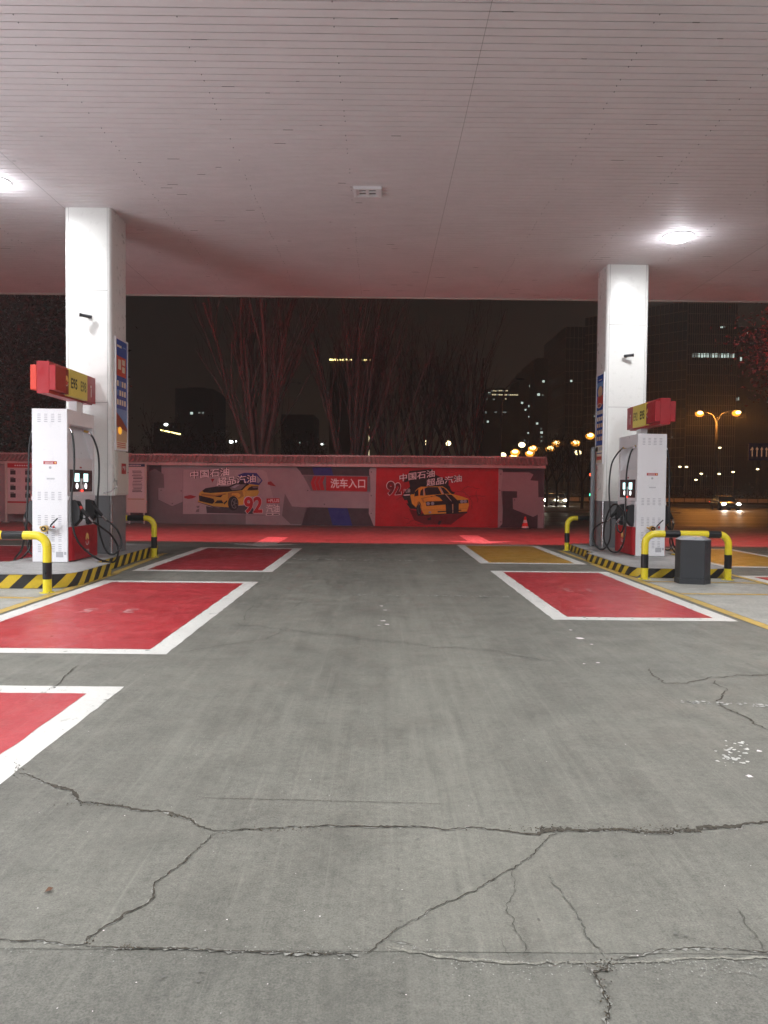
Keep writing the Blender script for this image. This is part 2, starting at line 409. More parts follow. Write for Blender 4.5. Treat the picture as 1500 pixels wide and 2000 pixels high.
bay(-4.28, -1.88, 6.83, 12.05, M['red_paint'], '').build('road_marking', kind='structure', label='red painted bay with worn white border beside the near left island')
bay(-4.28, -1.88, -.5, 5.72, M['red_paint'], '').build('road_marking', kind='structure', label='red painted bay cut by the left edge of the photo')
bay(-4.28, -1.86, 13.42, 18.6, M['dark_red_paint'], '').build('road_marking', kind='structure', label='dark red painted bay farthest back on the left')
bay(1.99, 4.10, 8.82, 13.97, M['red_paint'], '').build('road_marking', kind='structure', label='red painted bay with white border on the right')
bay(1.99, 4.10, 15.30, 20.15, M['amber_paint'], '').build('road_marking', kind='structure', label='amber painted bay with white border beside the right island')
bay(6.65, 8.9, 15.00, 19.7, M['amber_paint'], '').build('road_marking', kind='structure', label='amber painted bay behind the charcoal bin')
bay(6.25, 8.6, 8.3, 13.55, M['red_paint'], '').build('road_marking', kind='structure', label='red painted bay cut by the right edge of the photo')
bay(-9.6, -6.65, 13.4, 18.7, M['dark_red_paint'], '').build('road_marking', kind='structure', label='dark red bay on the far side of the left island')
yl = MB()
def strip(b, pts, w, z, m):
    pts = [Vector((p[0], p[1], 0)) for p in pts]
    for a, c in zip(pts, pts[1:]):
        n = Vector((-(c-a).y, (c-a).x, 0)).normalized()*w/2
        b.add([(a-n+Vector((0, 0, z))), (c-n+Vector((0, 0, z))), (c+n+Vector((0, 0, z))), (a+n+Vector((0, 0, z)))], [(0, 3, 2, 1)], m)
strip(yl, [(-4.40, 8.2), (-4.41, 13.1)], .13, .005, M['yellow_paint'])
strip(yl, [(-4.46, 13.1), (-4.66, 16.9)], .12, .005, M['yellow_paint'])
strip(yl, [(-6.6, 10.2), (-4.5, 10.1)], .13, .0055, M['yellow_paint'])
yl.build('road_marking', kind='structure', label='faded yellow lines round the left island')
yl = MB()
strip(yl, [(4.25, 7.5), (4.23, 15.4)], .14, .005, M['yellow_paint'])
strip(yl, [(4.28, 15.4), (4.30, 18.6)], .10, .005, M['yellow_paint'])
strip(yl, [(4.33, 11.1), (6.2, 11.1)], .12, .005, M['yellow_paint'])
strip(yl, [(4.33, 12.55), (6.2, 12.45)], .12, .0055, M['yellow_paint'])
strip(yl, [(6.18, 8.4), (6.20, 14.6)], .11, .006, M['yellow_paint'])
yl.build('road_marking', kind='structure', label='faded yellow lines round the right island')
pale = MB()
pale.box(4.33, 6.12, 8.4, 13.05, -.002, .0025, M['bare']); pale.box(-6.6, -4.48, 8.4, 11.0, -.002, .0025, M['bare'])
pale.build('pavement', kind='structure', label='paler bare concrete in front of the islands')
fm = MB()
z = .0065
fm.text('3 · 5', (-2.86, 9.28, z), (-3.50, 9.28, z), (-2.86, 9.0, z), M['ghost_red'], .012)
fm.build('road_marking', kind='structure', label='faded stencil figures on the near left red bay')
fm = MB()
fm.text('3 · 3', (3.15, 11.55, z), (2.72, 11.55, z), (3.15, 11.2, z), M['ghost_red'], .01)
fm.build('road_marking', kind='structure', label='faded stencil figures on the right red bay')
# arrows crossing the canopy line
ar = MB()
for cx, cy in ((-2.95, 19.9), (2.75, 21.6)):
    ar.poly([(cx-1.0, cy, .004), (cx, cy-.9, .004), (cx+1.0, cy, .004), (cx+.3, cy, .004), (cx+.3, cy+2.6, .004), (cx-.3, cy+2.6, .004), (cx-.3, cy, .004)][::-1], M['ghost'])
ar.build('road_marking', kind='structure', label='white painted arrows where the red light begins')
# stray white paint
wp = MB(); rnd = random.Random(3)
def blot(b, c, r, m, z=.0035, n=9):
    rr = [r*rnd.uniform(.45, 1.1) for _ in range(n)]
    b.poly([(c[0]+rr[i]*math.cos(2*PI*i/n), c[1]+rr[i]*math.sin(2*PI*i/n), z) for i in range(n)], m)
for x, y, r in ((745, 1184, .035), (752, 1192, .03), (748, 1213, .035), (756, 1220, .03), (740, 1222, .02), (1133, 1247, .045), (1115, 1231, .02), (1156, 1259, .02), (1463, 1517, .022), (1482, 1468, .02), (1141, 1297, .015), (1168, 1295, .02)):
    blot(wp, gp(x, y), r, M['w_white'])
for _ in range(46):
    blot(wp, gp(rnd.gauss(1436, 17), rnd.gauss(1474, 11)), rnd.uniform(.003, .02), M['white_paint'])
for _ in range(60):
    x = rnd.uniform(1325, 1500)
    if rnd.random() < .75: blot(wp, gp(x, 1371+(x-1325)*.045+rnd.uniform(-2.5, 2.5)), rnd.uniform(.005, .022), M['ghost'])
for _ in range(90):
    x = rnd.uniform(700, 1000)
    blot(wp, gp(x, 1162+(x-700)*.012+rnd.uniform(-1.2, 1.2)), rnd.uniform(.008, .024), M['ghost'])
for _ in range(60):
    x = rnd.uniform(560, 860)
    blot(wp, gp(x, 1092+(x-560)*.012+rnd.uniform(-1, 1)), rnd.uniform(.015, .05), M['ghost'])
for _ in range(60):
    x, y = rnd.uniform(60, 1480), rnd.uniform(1300, 1990)
    blot(wp, gp(x, y), rnd.uniform(.0015, .0045), M['w_white'], n=5)
for _ in range(420):
    blot(wp, gp(rnd.uniform(880, 1500), 1876+abs(rnd.gauss(0, 16))), rnd.uniform(.001, .0045), M[rnd.choice(['spall', 'chip', 'chip', 'chip2'])], n=5)
for _ in range(260):
    blot(wp, gp(rnd.uniform(0, 900), 1850+abs(rnd.gauss(0, 14))), rnd.uniform(.001, .0045), M[rnd.choice(['spall', 'chip', 'chip2'])], n=5)
wp.build('road_marking', kind='structure', label='scraps of white paint on the concrete')
# cracks, traced on the ground: a dirt-filled line with a paler spalled lip
ck = MB()
def crack(path, w, m='crack', lip=0.0, seed=0, jit=.35, wvar=.6, z=.0032):
    r = random.Random(seed); P = [gp(*p) for p in path]; Q = []
    for a, c in zip(P, P[1:]):
        n = max(2, int((c-a).length/(.012 if c.y < 4.5 else .028)))
        for i in range(n): Q.append(a.lerp(c, i/n))
    Q.append(P[-1]); ox = 0; L = []; Rr = []
    ws = w if callable(w) else (lambda t: w)
    k = 0.0
    for i, q in enumerate(Q):
        t = (Q[min(i+1, len(Q)-1)]-Q[max(i-1, 0)]).normalized(); nrm = Vector((-t.y, t.x, 0))
        ox = ox*.88 + r.gauss(0, .0042)*(jit/.35)
        k = k*.82 + r.gauss(0, .26)
        ww = max(.12, 1+wvar*k)*ws(i/len(Q))
        taper = min(1, (i+1)/6, (len(Q)-i)/6)
        c = q+nrm*(ox+r.gauss(0, .0018))
        jl, jr = max(.15, 1+r.gauss(0, .38)), max(.15, 1+r.gauss(0, .38))
        L.append(c+nrm*ww*.5*taper*jl); Rr.append(c-nrm*ww*.5*taper*jr)
    n = len(Q)
    def rib(A, B, zz, mm):
        ck.add([(p.x, p.y, zz) for p in A]+[(p.x, p.y, zz) for p in B], [(i, n+i, n+i+1, i+1) for i in range(n-1)], mm)
    if lip:
        A = [p+(p-q)*0+(p-q).normalized()*lip*.5*max(0, r.gauss(.0, .7)) if (p-q).length > 1e-6 else p for p, q in zip(L, Rr)]
        B = [q+(q-p).normalized()*lip*.7*max(0, r.gauss(.1, .8)) if (p-q).length > 1e-6 else q for p, q in zip(L, Rr)]
        rib(A, B, z-.0012, M['spall'])
    rib(L, Rr, z, M[m])
def bulge(t):
    v = .008
    for c, s_, a in ((.70, .03, .030), (.77, .03, .018), (.83, .028, .018), (.895, .030, .040), (.98, .03, .014), (.10, .03, .014), (.25, .05, .012), (.55, .04, .008)):
        v += a*math.exp(-((t-c)/s_)**2)
    return v
crack([(35,1510),(70,1523),(115,1540),(150,1558),(152,1566),(180,1572),(240,1575),(310,1585),(350,1597),(385,1612),(425,1622),(480,1620),(560,1618),(640,1615),(750,1615),(820,1618),(880,1621),(930,1617),(1000,1624),(1040,1628),(1080,1618),(1130,1622),(1200,1622),(1260,1625),(1300,1627),(1340,1625),(1400,1618),(1440,1612),(1500,1607),(1560,1600)], bulge, lip=.014, seed=1, wvar=.5)
crack([(425,1625),(402,1648),(375,1670),(345,1695),(325,1710),(302,1728),(299,1745),(280,1765),(245,1785),(210,1810),(180,1832),(165,1847)], .0065, lip=.006, seed=2)
crack([(-60,1838),(0,1838),(60,1838),(110,1846),(165,1847)], .006, lip=.010, seed=3)
crack([(165,1848),(185,1850),(360,1855),(560,1862),(700,1866)], .0055, lip=.010, seed=4, jit=.08, wvar=.3)
crack([(700,1866),(730,1850),(750,1838),(800,1805),(870,1765),(930,1735),(970,1712),(1020,1683),(1060,1650),(1090,1625)], .0042, lip=.004, seed=5)
crack([(750,1838),(790,1843),(820,1858)], .003, lip=.004, seed=6)
crack([(1190,1877),(1250,1868),(1300,1858),(1360,1853),(1430,1858),(1520,1863)], .0035, lip=.012, seed=7)
crack([(750,1850),(860,1871),(1000,1879),(1190,1880),(1350,1872),(1520,1869)], .011, m='lipc', seed=31, jit=.15, wvar=.6, z=.0016)
crack([(1193,1874),(1183,1895),(1165,1900),(1163,1906),(1180,1930),(1190,1960),(1183,2010)], .006, lip=.010, seed=8)
crack([(1140,1880),(1150,1895),(1165,1903)], .004, lip=.006, seed=18)
crack([(1075,1712),(1100,1755),(1125,1790),(1150,1830),(1180,1855),(1190,1870)], .0032, lip=.003, m='crack2', seed=9)
crack([(1005,1695),(1008,1740),(997,1765),(1010,1810),(1030,1850),(1035,1875)], .0028, m='crack2', seed=10)
crack([(975,1830),(985,1850),(1000,1874)], .002, m='crack2', seed=11)
crack([(1440,1770),(1455,1800),(1470,1830),(1490,1860)], .003, m='crack2', seed=12)
crack([(1265,1305),(1300,1335),(1340,1335),(1390,1328),(1430,1322),(1500,1317),(1560,1312)], .009, seed=13, m='crack', jit=1.1)
crack([(1390,1328),(1415,1348),(1408,1365),(1415,1380),(1440,1392),(1470,1408),(1510,1430)], .008, seed=14, jit=1.1)
crack([(450,1213),(470,1221),(500,1222),(530,1228),(555,1233),(600,1235),(690,1243),(760,1254),(930,1270),(985,1280),(1080,1294)], .009, m='crack2', seed=15, lip=.008, jit=1.2)
crack([(555,1233),(520,1248),(450,1258),(340,1276)], .007, m='crack2', seed=16)
crack([(500,1178),(483,1192),(475,1212)], .008, m='crack2', seed=17)
crack([(575,1186),(590,1177),(645,1176)], .008, m='crack2', seed=19)
crack([(152,1300),(132,1318),(120,1334),(95,1350)], .007, m='crack', seed=20, z=.0052)
crack([(720,1163),(800,1164),(920,1166),(1040,1172)], .012, m='crack2', seed=21, jit=.2)
crack([(560,1093),(900,1098)], .012, m='crack2', seed=22, jit=.2)
crack([(398,1559),(640,1565),(868,1571)], .0035, seed=23, jit=.03, wvar=.1)
crack([(1010,1303),(1050,1310),(1100,1318)], .004, m='crack2', seed=24)
rr = random.Random(5)
for cx, cy, sx_, sy_, n in ((1075, 1619, 45, 3, 70), (1300, 1623, 38, 5, 130), (1200, 1621, 30, 3, 40), (200, 1572, 40, 2.5, 50), (345, 1596, 16, 2, 26), (525, 1621, 40, 3, 50), (175, 1838, 10, 6, 24), (250, 1853, 10, 2.5, 26), (610, 1865, 25, 2, 26), (1180, 1890, 12, 8, 30), (1185, 1950, 5, 22, 36), (35, 1504, 6, 8, 30)):
    for _ in range(n):
        p = gp(rr.gauss(cx, sx_), rr.gauss(cy, sy_)); s_ = rr.uniform(.001, .0042)
        ck.ball((p.x, p.y, .004), s_, M[rr.choice(['rubble', 'spall', 'crack', 'rubble'])], 5, 3, (1, 1, .6))
ck.build('ground_cracks', kind='structure', label='long dirt filled cracks across the concrete')
# dark oil drips and scuffs
oil = MB(); rnd = random.Random(11)
M['oil'] = mat('oil_stain', (.125, .125, .112), .6)
for _ in range(80):
    blot(oil, gp(rnd.uniform(0, 1500), rnd.uniform(1180, 1990)), rnd.uniform(.002, .008), M['oil'], .0036, 7)
oil.build('oil_stains', kind='structure', label='dark drips on the concrete')
lf = MB(); p = gp(95, 1743); lf.poly([(p.x-.012, p.y-.008, .006), (p.x+.012, p.y-.012, .014), (p.x+.009, p.y+.02, .008), (p.x-.008, p.y+.018, .012)], mat('dry_leaf', (.12, .05, .02), .8))
lf.build('dry_leaf', label='small brown dry leaf lying on the concrete at lower left', cat='leaf')
# ------------------------------------------------------------------ canopy
cn = empty('canopy', (0, 0, 0), 0, 'wide petrol station canopy roof with white strip ceiling and glowing red rim', 'canopy')
X0, X1, Y0, Y1 = -26, 26, -16, 20.95
b = MB(); pitch = .148; n = int((Y1-Y0)/pitch)
for i in range(n+1):
    y = Y0+i*pitch; ye = min(y+pitch, Y1); g_ = .014
    vs = []
    prof = [(y, CEIL+.016), (y+g_, CEIL+.016), (y+g_+.004, CEIL), (ye-.004, CEIL), (ye, CEIL+.016)]
    for X in (X0, X1):
        vs += [(X, p[0], p[1]) for p in prof]
    b.add(vs, [(0, 1, 6, 5)], M['gap']); b.add(vs, [(1, 2, 7, 6), (2, 3, 8, 7), (3, 4, 9, 8)], M['ceil'])
for X in (1.11, -5.86, 7.88, -12.8, 14.6):
    b.box(X-.0035, X+.0035, Y0, Y1, CEIL-.002, CEIL+.012, M['seam'])
rnd = random.Random(2)
for X in (-.55, -2.25, -4.02, 2.92, 4.6, 6.3, -7.6):
    for i in range(n):
        if rnd.random() < .55:
            y = Y0+i*pitch+.02; xx = X+rnd.uniform(-.012, .012)
            if y > 6: b.box(xx-.005, xx+.005, y-.004, y+.008, CEIL-.003, CEIL+.006, M['bin'])
for _ in range(120):
    X = rnd.uniform(-9, 9); y = Y0+rnd.randint(150, n-1)*pitch; l = rnd.uniform(.03, .22)
    b.box(X, X+l, y-.003, y+.012, CEIL-.0015, CEIL+.004, M['gap'])
b.build('strip_ceiling', cn)
b = MB()
b.box(X0, X1, Y0, Y1+.02, CEIL+.05, CEIL+1.2, M['cream'])
b.build('roof_deck', cn)
b = MB()
b.box(X0-.1, X1+.1, Y1, Y1+.05, CEIL-.03, CEIL+1.2, M['cream'])
b.build('rim_trim', cn)
b = MB()
b.box(X0-.1, X1+.1, Y1+.053, Y1+.10, CEIL+.02, CEIL+1.15, M['fascia'])
b.build('lit_fascia', cn)
# red tube lamp under the rim lights the ground beyond it
ld = bpy.data.lights.new('rim_lamp', 'AREA'); ld.shape = 'RECTANGLE'; ld.size = 50; ld.size_y = .05
ld.energy = STRIP_W; ld.color = (1.0, .045, .06); ld.spread = math.radians(100)
lo = bpy.data.objects.new('rim_lamp', ld); COL.objects.link(lo); lo.parent = cn
lo.location = (0, Y1+.16, CEIL+.75)
lo.rotation_euler = (math.radians(0), 0, 0)
# ceiling lights
def ceiling_light(x, y, label, k=1.0):
    t = empty('ceiling_light', (x, y, CEIL), 0, label, 'ceiling light', 'white lamps under the canopy')
    b = MB(); b.prism(arc(0, 0, .30, 0, 360, 28)[:-1], -.018, .012, M['white']); b.build('lamp_ring', t)
    b = MB(); rings = [(.25, -.02), (.24, -.06), (.19, -.085), (.10, -.10), (.0, -.105)]
    vs = []; N = 24
    for r, zz in rings: vs += [(r*math.cos(2*PI*k/N), r*math.sin(2*PI*k/N), zz) for k in range(N)]
    b.add(vs, [(j*N+k, j*N+(k+1) % N, (j+1)*N+(k+1) % N, (j+1)*N+k) for j in range(len(rings)-1) for k in range(N)], M['lens'], True)
    b.build('lamp_lens', t)
    l = bpy.data.lights.new('lamp_light', 'AREA'); l.shape = 'DISK'; l.size = .4; l.energy = LAMP_W*k; l.color = (.97, .98, 1.0)
    o = bpy.data.objects.new('lamp_light', l); COL.objects.link(o); o.parent = t; o.location = (0, 0, -.14)
    l = bpy.data.lights.new('lamp_glow', 'POINT'); l.energy = GLOW_W*(k if k > 1 else .75); l.color = (.92, .93, 1.0); l.shadow_soft_size = .06
    o = bpy.data.objects.new('lamp_glow', l); COL.objects.link(o); o.parent = t; o.location = (0, 0, -.36)
    return t
ceiling_light(5.89, 15.67, 'bright white round ceiling lamp in front of the E92 pump pillar')
ceiling_light(-6.56, 13.25, 'bright white round ceiling lamp at the left edge of the photo')
for x, y, k in ((-6.4, 6.2, 3.2), (5.9, 6.4, 3.2), (-6.4, -1, 2.4), (5.9, -1, 2.4), (-.2, 2.6, 1.6), (-.2, -5, 2), (-14.5, 12, 1.5), (-14.5, 3, 2), (14.2, 12.5, 1.2), (14.2, 3, 2)):
    ceiling_light(x, y, 'round ceiling lamp under the canopy outside the photo', k)
vt = empty('ceiling_vent', (-.27, 13.48, CEIL), 0, 'small white vent box with four slots in the middle of the ceiling', 'ceiling vent')
b = MB(); b.box(-.24, .24, -.20, -.14, -.045, .01, M['white']); b.box(-.24, .24, .14, .20, -.045, .01, M['white'])
b.box(-.24, -.18, -.14, .14, -.045, .01, M['white']); b.box(.18, .24, -.14, .14, -.045, .01, M['white']); b.build('vent_frame', vt, .006)
b = MB(); b.box(-.18, .18, -.14, .14, -.006, .01, M['gap']); b.build('vent_recess', vt)
b = MB(); b.box(-.03, .03, -.14, .14, -.03, -.008, M['white']); b.box(-.18, -.03, -.02, .02, -.032, -.008, M['white']); b.box(.03, .18, -.02, .02, -.032, -.008, M['white'])
b.box(-.18, -.14, -.14, .14, -.03, -.009, M['white']); b.box(.14, .18, -.14, .14, -.03, -.009, M['white']); b.build('vent_bars', vt)
# added unseen building: its windows carry a low light inferred from the ceiling shadow
ki = empty('added_kiosk', (-11.6, 7.4, 0), 0, 'added unseen building with lit windows that carry a low side light', 'added_kiosk')
b = MB(); b.box(-1.9, 1.9, -3, 3, 0, .9, M['white2']); b.box(-1.9, 1.9, -3, 3, 3.0, 3.6, M['white2'])
for q in ((-1.9, 1.9, -3, -2.5), (-1.9, 1.9, 2.5, 3), (-1.9, -1.4, -2.5, 2.5), (1.7, 1.9, -.12, .12)): b.box(*q, .9, 3.0, M['white2'])
b.build('wall', ki)
b = MB(); b.box(-2.0, 2.05, -3.1, 3.1, 3.6, 3.8, M['red']); b.build('roof', ki)
for y in (-1.31, 1.31):
    b = MB(); b.box(1.78, 1.80, y-1.18, y+1.18, .91, 2.99, M['added_pane']); b.build('window', ki)
    l = bpy.data.lights.new('added_window_light', 'AREA'); l.shape = 'RECTANGLE'; l.size = 2.3; l.size_y = 2.0; l.energy = 135; l.color = (.92, .94, 1.0)
    o = bpy.data.objects.new('added_window_light', l); COL.objects.link(o); o.parent = ki; o.location = (1.93, y, 1.95); o.rotation_euler = (0, math.radians(-90), 0)
# ------------------------------------------------------------------ pillars
def rrect(x0, x1, y0, y1, r, n=5):
    return arc(x1-r, y0+r, r, -90, 0, n)+arc(x1-r, y1-r, r, 0, 90, n)+arc(x0+r, y1-r, r, 90, 180, n)+arc(x0+r, y0+r, r, 180, 270, n)
def pillar(x0, x1, y0, y1, zb, zs, label, seams):
    t = empty('pillar', ((x0+x1)/2, (y0+y1)/2, zb), 0, label, 'pillar', 'white pillars carrying the canopy')
    cx, cy = (x0+x1)/2, (y0+y1)/2; hx, hy = (x1-x0)/2, (y1-y0)/2
    b = MB(); b.prism(rrect(-hx, hx, -hy, hy, .07), zs-zb, CEIL+.012-zb, M['white2'], smooth=True); b.build('upper_cladding', t)
    b = MB(); b.prism(rrect(-hx+.004, hx-.004, -hy+.004, hy-.004, .07), 0, zs-zb-.002, M['grey_clad'], smooth=True); b.build('lower_cladding', t)
    b = MB()
    for zz in seams:
        b.box(-hx+.07, hx-.07, -hy-.0012, -hy+.003, zz-zb-.004, zz-zb+.004, M['gap'])
    for sx in (-1, 1):
        b.box(sx*(hx-.075)-.003, sx*(hx-.075)+.003, -hy-.0012, -hy+.003, zs-zb, CEIL-zb, M['gap'])
    b.build('cladding_seams', t)
    b = MB()
    for sx, sy in ((1, -1), (-1, -1)):
        b.tube([(sx*(hx-.02), sy*(hy-.02), .0), (sx*(hx-.02), sy*(hy-.02), zs-zb)], .03, 10, M['chrome' if sx*cx < 0 else 'white2'])
    b.build('corner_trim', t)
    return t
PL = pillar(-5.84, -4.98, 14.45, 15.32, .2, 1.28, 'white square pillar behind the E98 fuel pump', (5.05, 3.0))
PR = pillar(5.06, 6.02, 17.68, 18.45, .16, 1.22, 'white square pillar behind the E92 fuel pump', (5.2, 3.35))
# posters on the pillars' lane faces (seen edge on), each a thin framed board
def poster(loc, sx, label, kind):
    t = empty('poster_board', loc, 0, label, 'poster')
    w, h = (.70, 2.12) if kind == 0 else (.63, 2.08)
    q = .03
    b = MB()
    for a in ((-w/2, -w/2+.03, 0, h), (w/2-.03, w/2, 0, h), (-w/2+.03, w/2-.03, 0, .03), (-w/2+.03, w/2-.03, h-.03, h)):
        b.box(min(0, sx*q), max(0, sx*q), a[0], a[1], a[2], a[3], M['white'])
    b.build('frame', t)
    blue = mat('poster_blue', (.03, .09, .38), .25); sky = mat('poster_sky', (.16, .30, .58), .25); cr = mat('poster_cream', (.75, .66, .52), .3)
    rd_ = mat('poster_red', (.55, .05, .03), .3); dk = mat('poster_dark_red', (.25, .03, .03), .3); tan = mat('poster_tan', (.62, .42, .25), .3)
    b = MB(); f = sx*.016
    # s: across the poster from the reader's left (0) to right (1); h from top (0) to bottom (1)
    def P(s, v, k): return (f+sx*.0012*k, sx*(s-.5)*(w-.06), .03+(1-v)*(h-.06))
    def rc(s0, v0, s1, v1, m, k): b.add([P(s0, v1, k), P(s1, v1, k), P(s1, v0, k), P(s0, v0, k)], [(0, 1, 2, 3)], m)
    if kind == 0:
        rc(0, 0, 1, 1, blue, 0); rc(.1, .05, .5, .07, cr, 1); rc(.6, .05, .9, .06, sky, 1)
        rc(.08, .15, .92, .33, rd_, 1); rc(.2, .18, .45, .27, cr, 2); rc(.55, .17, .8, .22, cr, 2); rc(.55, .235, .8, .29, cr, 2)
        for r_ in range(3):
            for k in range(4): rc(.1+k*.21, .375+r_*.085, .25+k*.21, .425+r_*.085, cr if k+r_ != 1 else sky, 1)
        rc(0, .63, 1, .80, sky, 1)
        b.poly([P(0, .66, 2), P(.5, .72, 2), P(1, .80, 2), P(1, .83, 2), P(0, .79, 2)], dk)
        rc(0, .80, 1, .93, tan, 1)
        b.poly([P(.35+.16*math.cos(2*PI*k/16), .83+.035*math.sin(2*PI*k/16), 3) for k in range(16)], mat('poster_glare', (.9, .5, .05), .3, emit=(1, .45, .04), estr=.7))  # glowing disc paints a reflected glare onto the sheet
        rc(0, .93, 1, 1, cr, 1)
        for k in range(3): rc(.1, .94+k*.018, .85, .948+k*.018, rd_, 2)
    else:
        rc(0, 0, 1, 1, blue, 0); rc(.3, .05, .7, .06, cr, 1); rc(0, .08, 1, .14, sky, 1)
        b.poly([P(.5+.33*math.cos(2*PI*k/14), .19+.065*math.sin(2*PI*k/14), 2) for k in range(14)], tan)
        rc(.12, .235, .9, .34, rd_, 2)
        b.poly([P(.42+.33*math.cos(2*PI*k/14), .345+.028*math.sin(2*PI*k/14), 3) for k in range(14)], cr)
        b.poly([P(.42+.25*math.cos(2*PI*k/14), .345+.018*math.sin(2*PI*k/14), 4) for k in range(14)], dk)
        for r_ in range(5):
            for k in range(3): rc(.12+k*.28, .40+r_*.075, .33+k*.28, .445+r_*.075, cr if r_ < 2 else tan, 1)
        rc(0, .80, 1, 1, cr, 1); rc(0, .785, 1, .792, blue, 2); rc(.08, .815, .3, .865, M['ink'], 2); rc(.4, .82, .9, .86, M['grey_mark'], 2)
        rc(.1, .885, .9, .895, blue, 2); rc(.15, .925, .85, .965, rd_, 2)
    b.build('printed_sheet', t)
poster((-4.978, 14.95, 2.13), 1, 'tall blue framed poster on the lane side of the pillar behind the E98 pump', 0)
poster((5.058, 17.98, 2.06), -1, 'tall blue framed poster on the lane side of the pillar behind the E92 pump', 1)
cb = empty('electric_cabinet', (-4.98, 14.96, 1.29), 0, 'cream metal cabinet with red notice below the E98 pump pillar poster', 'cabinet')
b = MB(); b.box(0, .035, -.35, .35, 0, .82, M['cream']); b.build('cabinet_body', cb)
b = MB(); b.box(.036, .046, -.32, .32, .03, .79, M['cream']); b.build('cabinet_door', cb, .003)
b = MB(); b.box(.047, .049, -.10, .16, .40, .60, M['red']); b.text('严禁', (.0505, -.06, .47), (.0505, .12, .47), (.0505, -.06, .55), M['logo_white'], .01); b.build('notice', cb)
b = MB(); b.ball((.05, .27, .43), .012, M['black'], 8, 5); b.build('lock', cb)
pp = MB(); pp.tube([(4.965, 18.2, .16), (4.965, 18.2, 2.42)], .055, 12, M['pipe']); pp.ball((4.965, 18.2, 2.42), .055, M['pipe'], 12, 6)
pp.build('standing_pipe', label='grey vertical pipe beside the E92 pump pillar', cat='pipe')
def cctv(loc, sgn, label, tip):
    t = empty('security_camera', loc, 0, label, 'security camera', 'security cameras on the pillars')
    b = MB(); b.cyl((0, 0, 0), (0, -.03, 0), .05, 14, M['chrome']); b.cyl((0, -.03, 0), (0, -.12, -.01), .018, 8, M['white']); b.build('mount', t)
    b = MB(); d = Vector(tip).normalized(); p0 = Vector((0, -.13, -.01)); b.cyl(p0-d*.10, p0+d*.15, .042, 14, M['bin']); b.cyl(p0+d*.15, p0+d*.20, .045, 14, M['black'], .05); b.build('camera_body', t)
    b = MB(); b.cyl(p0+d*.201, p0+d*.203, .03, 12, M['panel_dk']); b.build('lens', t); t.scale = (.72, .72, .72)
cctv((-5.38, 14.449, 4.56), -1, 'small black security camera on the E98 pump pillar', (-1, -.5, .12))
cctv((5.52, 17.679, 4.50), 1, 'small black security camera on the E92 pump pillar', (1, -.4, .06))
# ------------------------------------------------------------------ islands
def island(cx, y0, y1, rn, wm, rf, yk, h, label, sgn, nox=0.0):
    t = empty('pump_island', (cx, (y0+y1)/2, 0), 0, label, 'pump island', 'raised concrete pump islands')
    L = (y1-y0)/2
    out = []
    k = .62    # flattened near end
    def cap(r, c, a0, a1, n, fl):
        o = []
        for i in range(n+1):
            a = math.radians(a0+(a1-a0)*i/n)
            ca, sa = math.cos(a), math.sin(a)
            e = 2/3.2
            o.append((r*math.copysign(abs(ca)**e, ca), c+fl*math.copysign(abs(sa)**e, sa)))
        return o
    out += [(p[0]+nox, p[1]) for p in cap(rn, -L+rn*k, -180, 0, 44, rn*k)]
    out += [(rn+nox, yk-.05), (wm, yk+.05)]
    out += cap(rf, L-rf*.8, 0, 180, 36, rf*.8)
    out += [(-wm, yk+.05), (-rn+nox, yk-.05)]
    b = MB(); b.prism(out, 0, h-.004, M['island'])
    b.build('island_slab', t, .006)
    # hazard striped kerb face: bands cut by arc length
    b = MB(); per = 0; n = len(out); W_ = .19
    o2 = out
    pos = [0]
    for i in range(n): pos.append(pos[-1]+math.dist(o2[i], o2[(i+1) % n]))
    def at(s):
        s = s % pos[-1]
        for i in range(n):
            if pos[i+1] >= s:
                f = (s-pos[i])/max(1e-9, pos[i+1]-pos[i]); a, c = o2[i], o2[(i+1) % n]
                x, y = a[0]+(c[0]-a[0])*f, a[1]+(c[1]-a[1])*f
                nx, ny = (c[1]-a[1]), -(c[0]-a[0]); l = math.hypot(nx, ny) or 1
                return x+nx/l*.009, y+ny/l*.009
    cnt = int(pos[-1]/W_)//2*2; w_ = pos[-1]/cnt; sub = 8
    for q in range(cnt):
        m_ = M['kerb_y'] if q % 2 else M['kerb_b']
        for j in range(sub):
            sgn2 = sgn
            s0 = q*w_+j*w_/sub; s1 = s0+w_/sub; sl = .20; NV = 5
            for v in range(NV):
                f0, f1 = v/NV, (v+1)/NV; za, zb = .004+(h-.006)*f0, .004+(h-.006)*f1
                a, c, d, e_ = at(s0+sl*f0), at(s1+sl*f0), at(s1+sl*f1), at(s0+sl*f1)
                b.add([(a[0], a[1], za), (c[0], c[1], za), (d[0], d[1], zb), (e_[0], e_[1], zb)], [(0, 1, 2, 3)], m_)
    b.build('striped_kerb', t)
    b = MB(); inner = [(p[0]*.955, p[1]*.985) for p in out]
    vs = [(p[0], p[1], h-.001) for p in out]+[(p[0], p[1], h-.001) for p in inner]
    b.add(vs, [(i, (i+1) % n, n+(i+1) % n, n+i) for i in range(n)], M['kerb_top'])
    b.build('kerb_top', t)
M['kerb_y'] = paint('kerb_yellow', (.60, .42, .02), .4, .10, (.30, .24, .08), 9.0, .1)
M['kerb_b'] = paint('kerb_black', (.016, .015, .015), .45, .10, (.10, .09, .07), 9.0, .1)
M['kerb_top'] = paint('kerb_top_grey', (.26, .26, .25), .6, .1, None, 9.0, .1)
island(-5.42, 11.02, 16.95, 1.0, .72, .68, -1.15+0, .2, 'raised concrete island with yellow and black kerb under the E98 pump', 1)
island(5.40, 13.08, 19.0, .84, .93, .85, .2, .16, 'raised concrete island with yellow and black kerb under the E92 pump', -1, -.25)
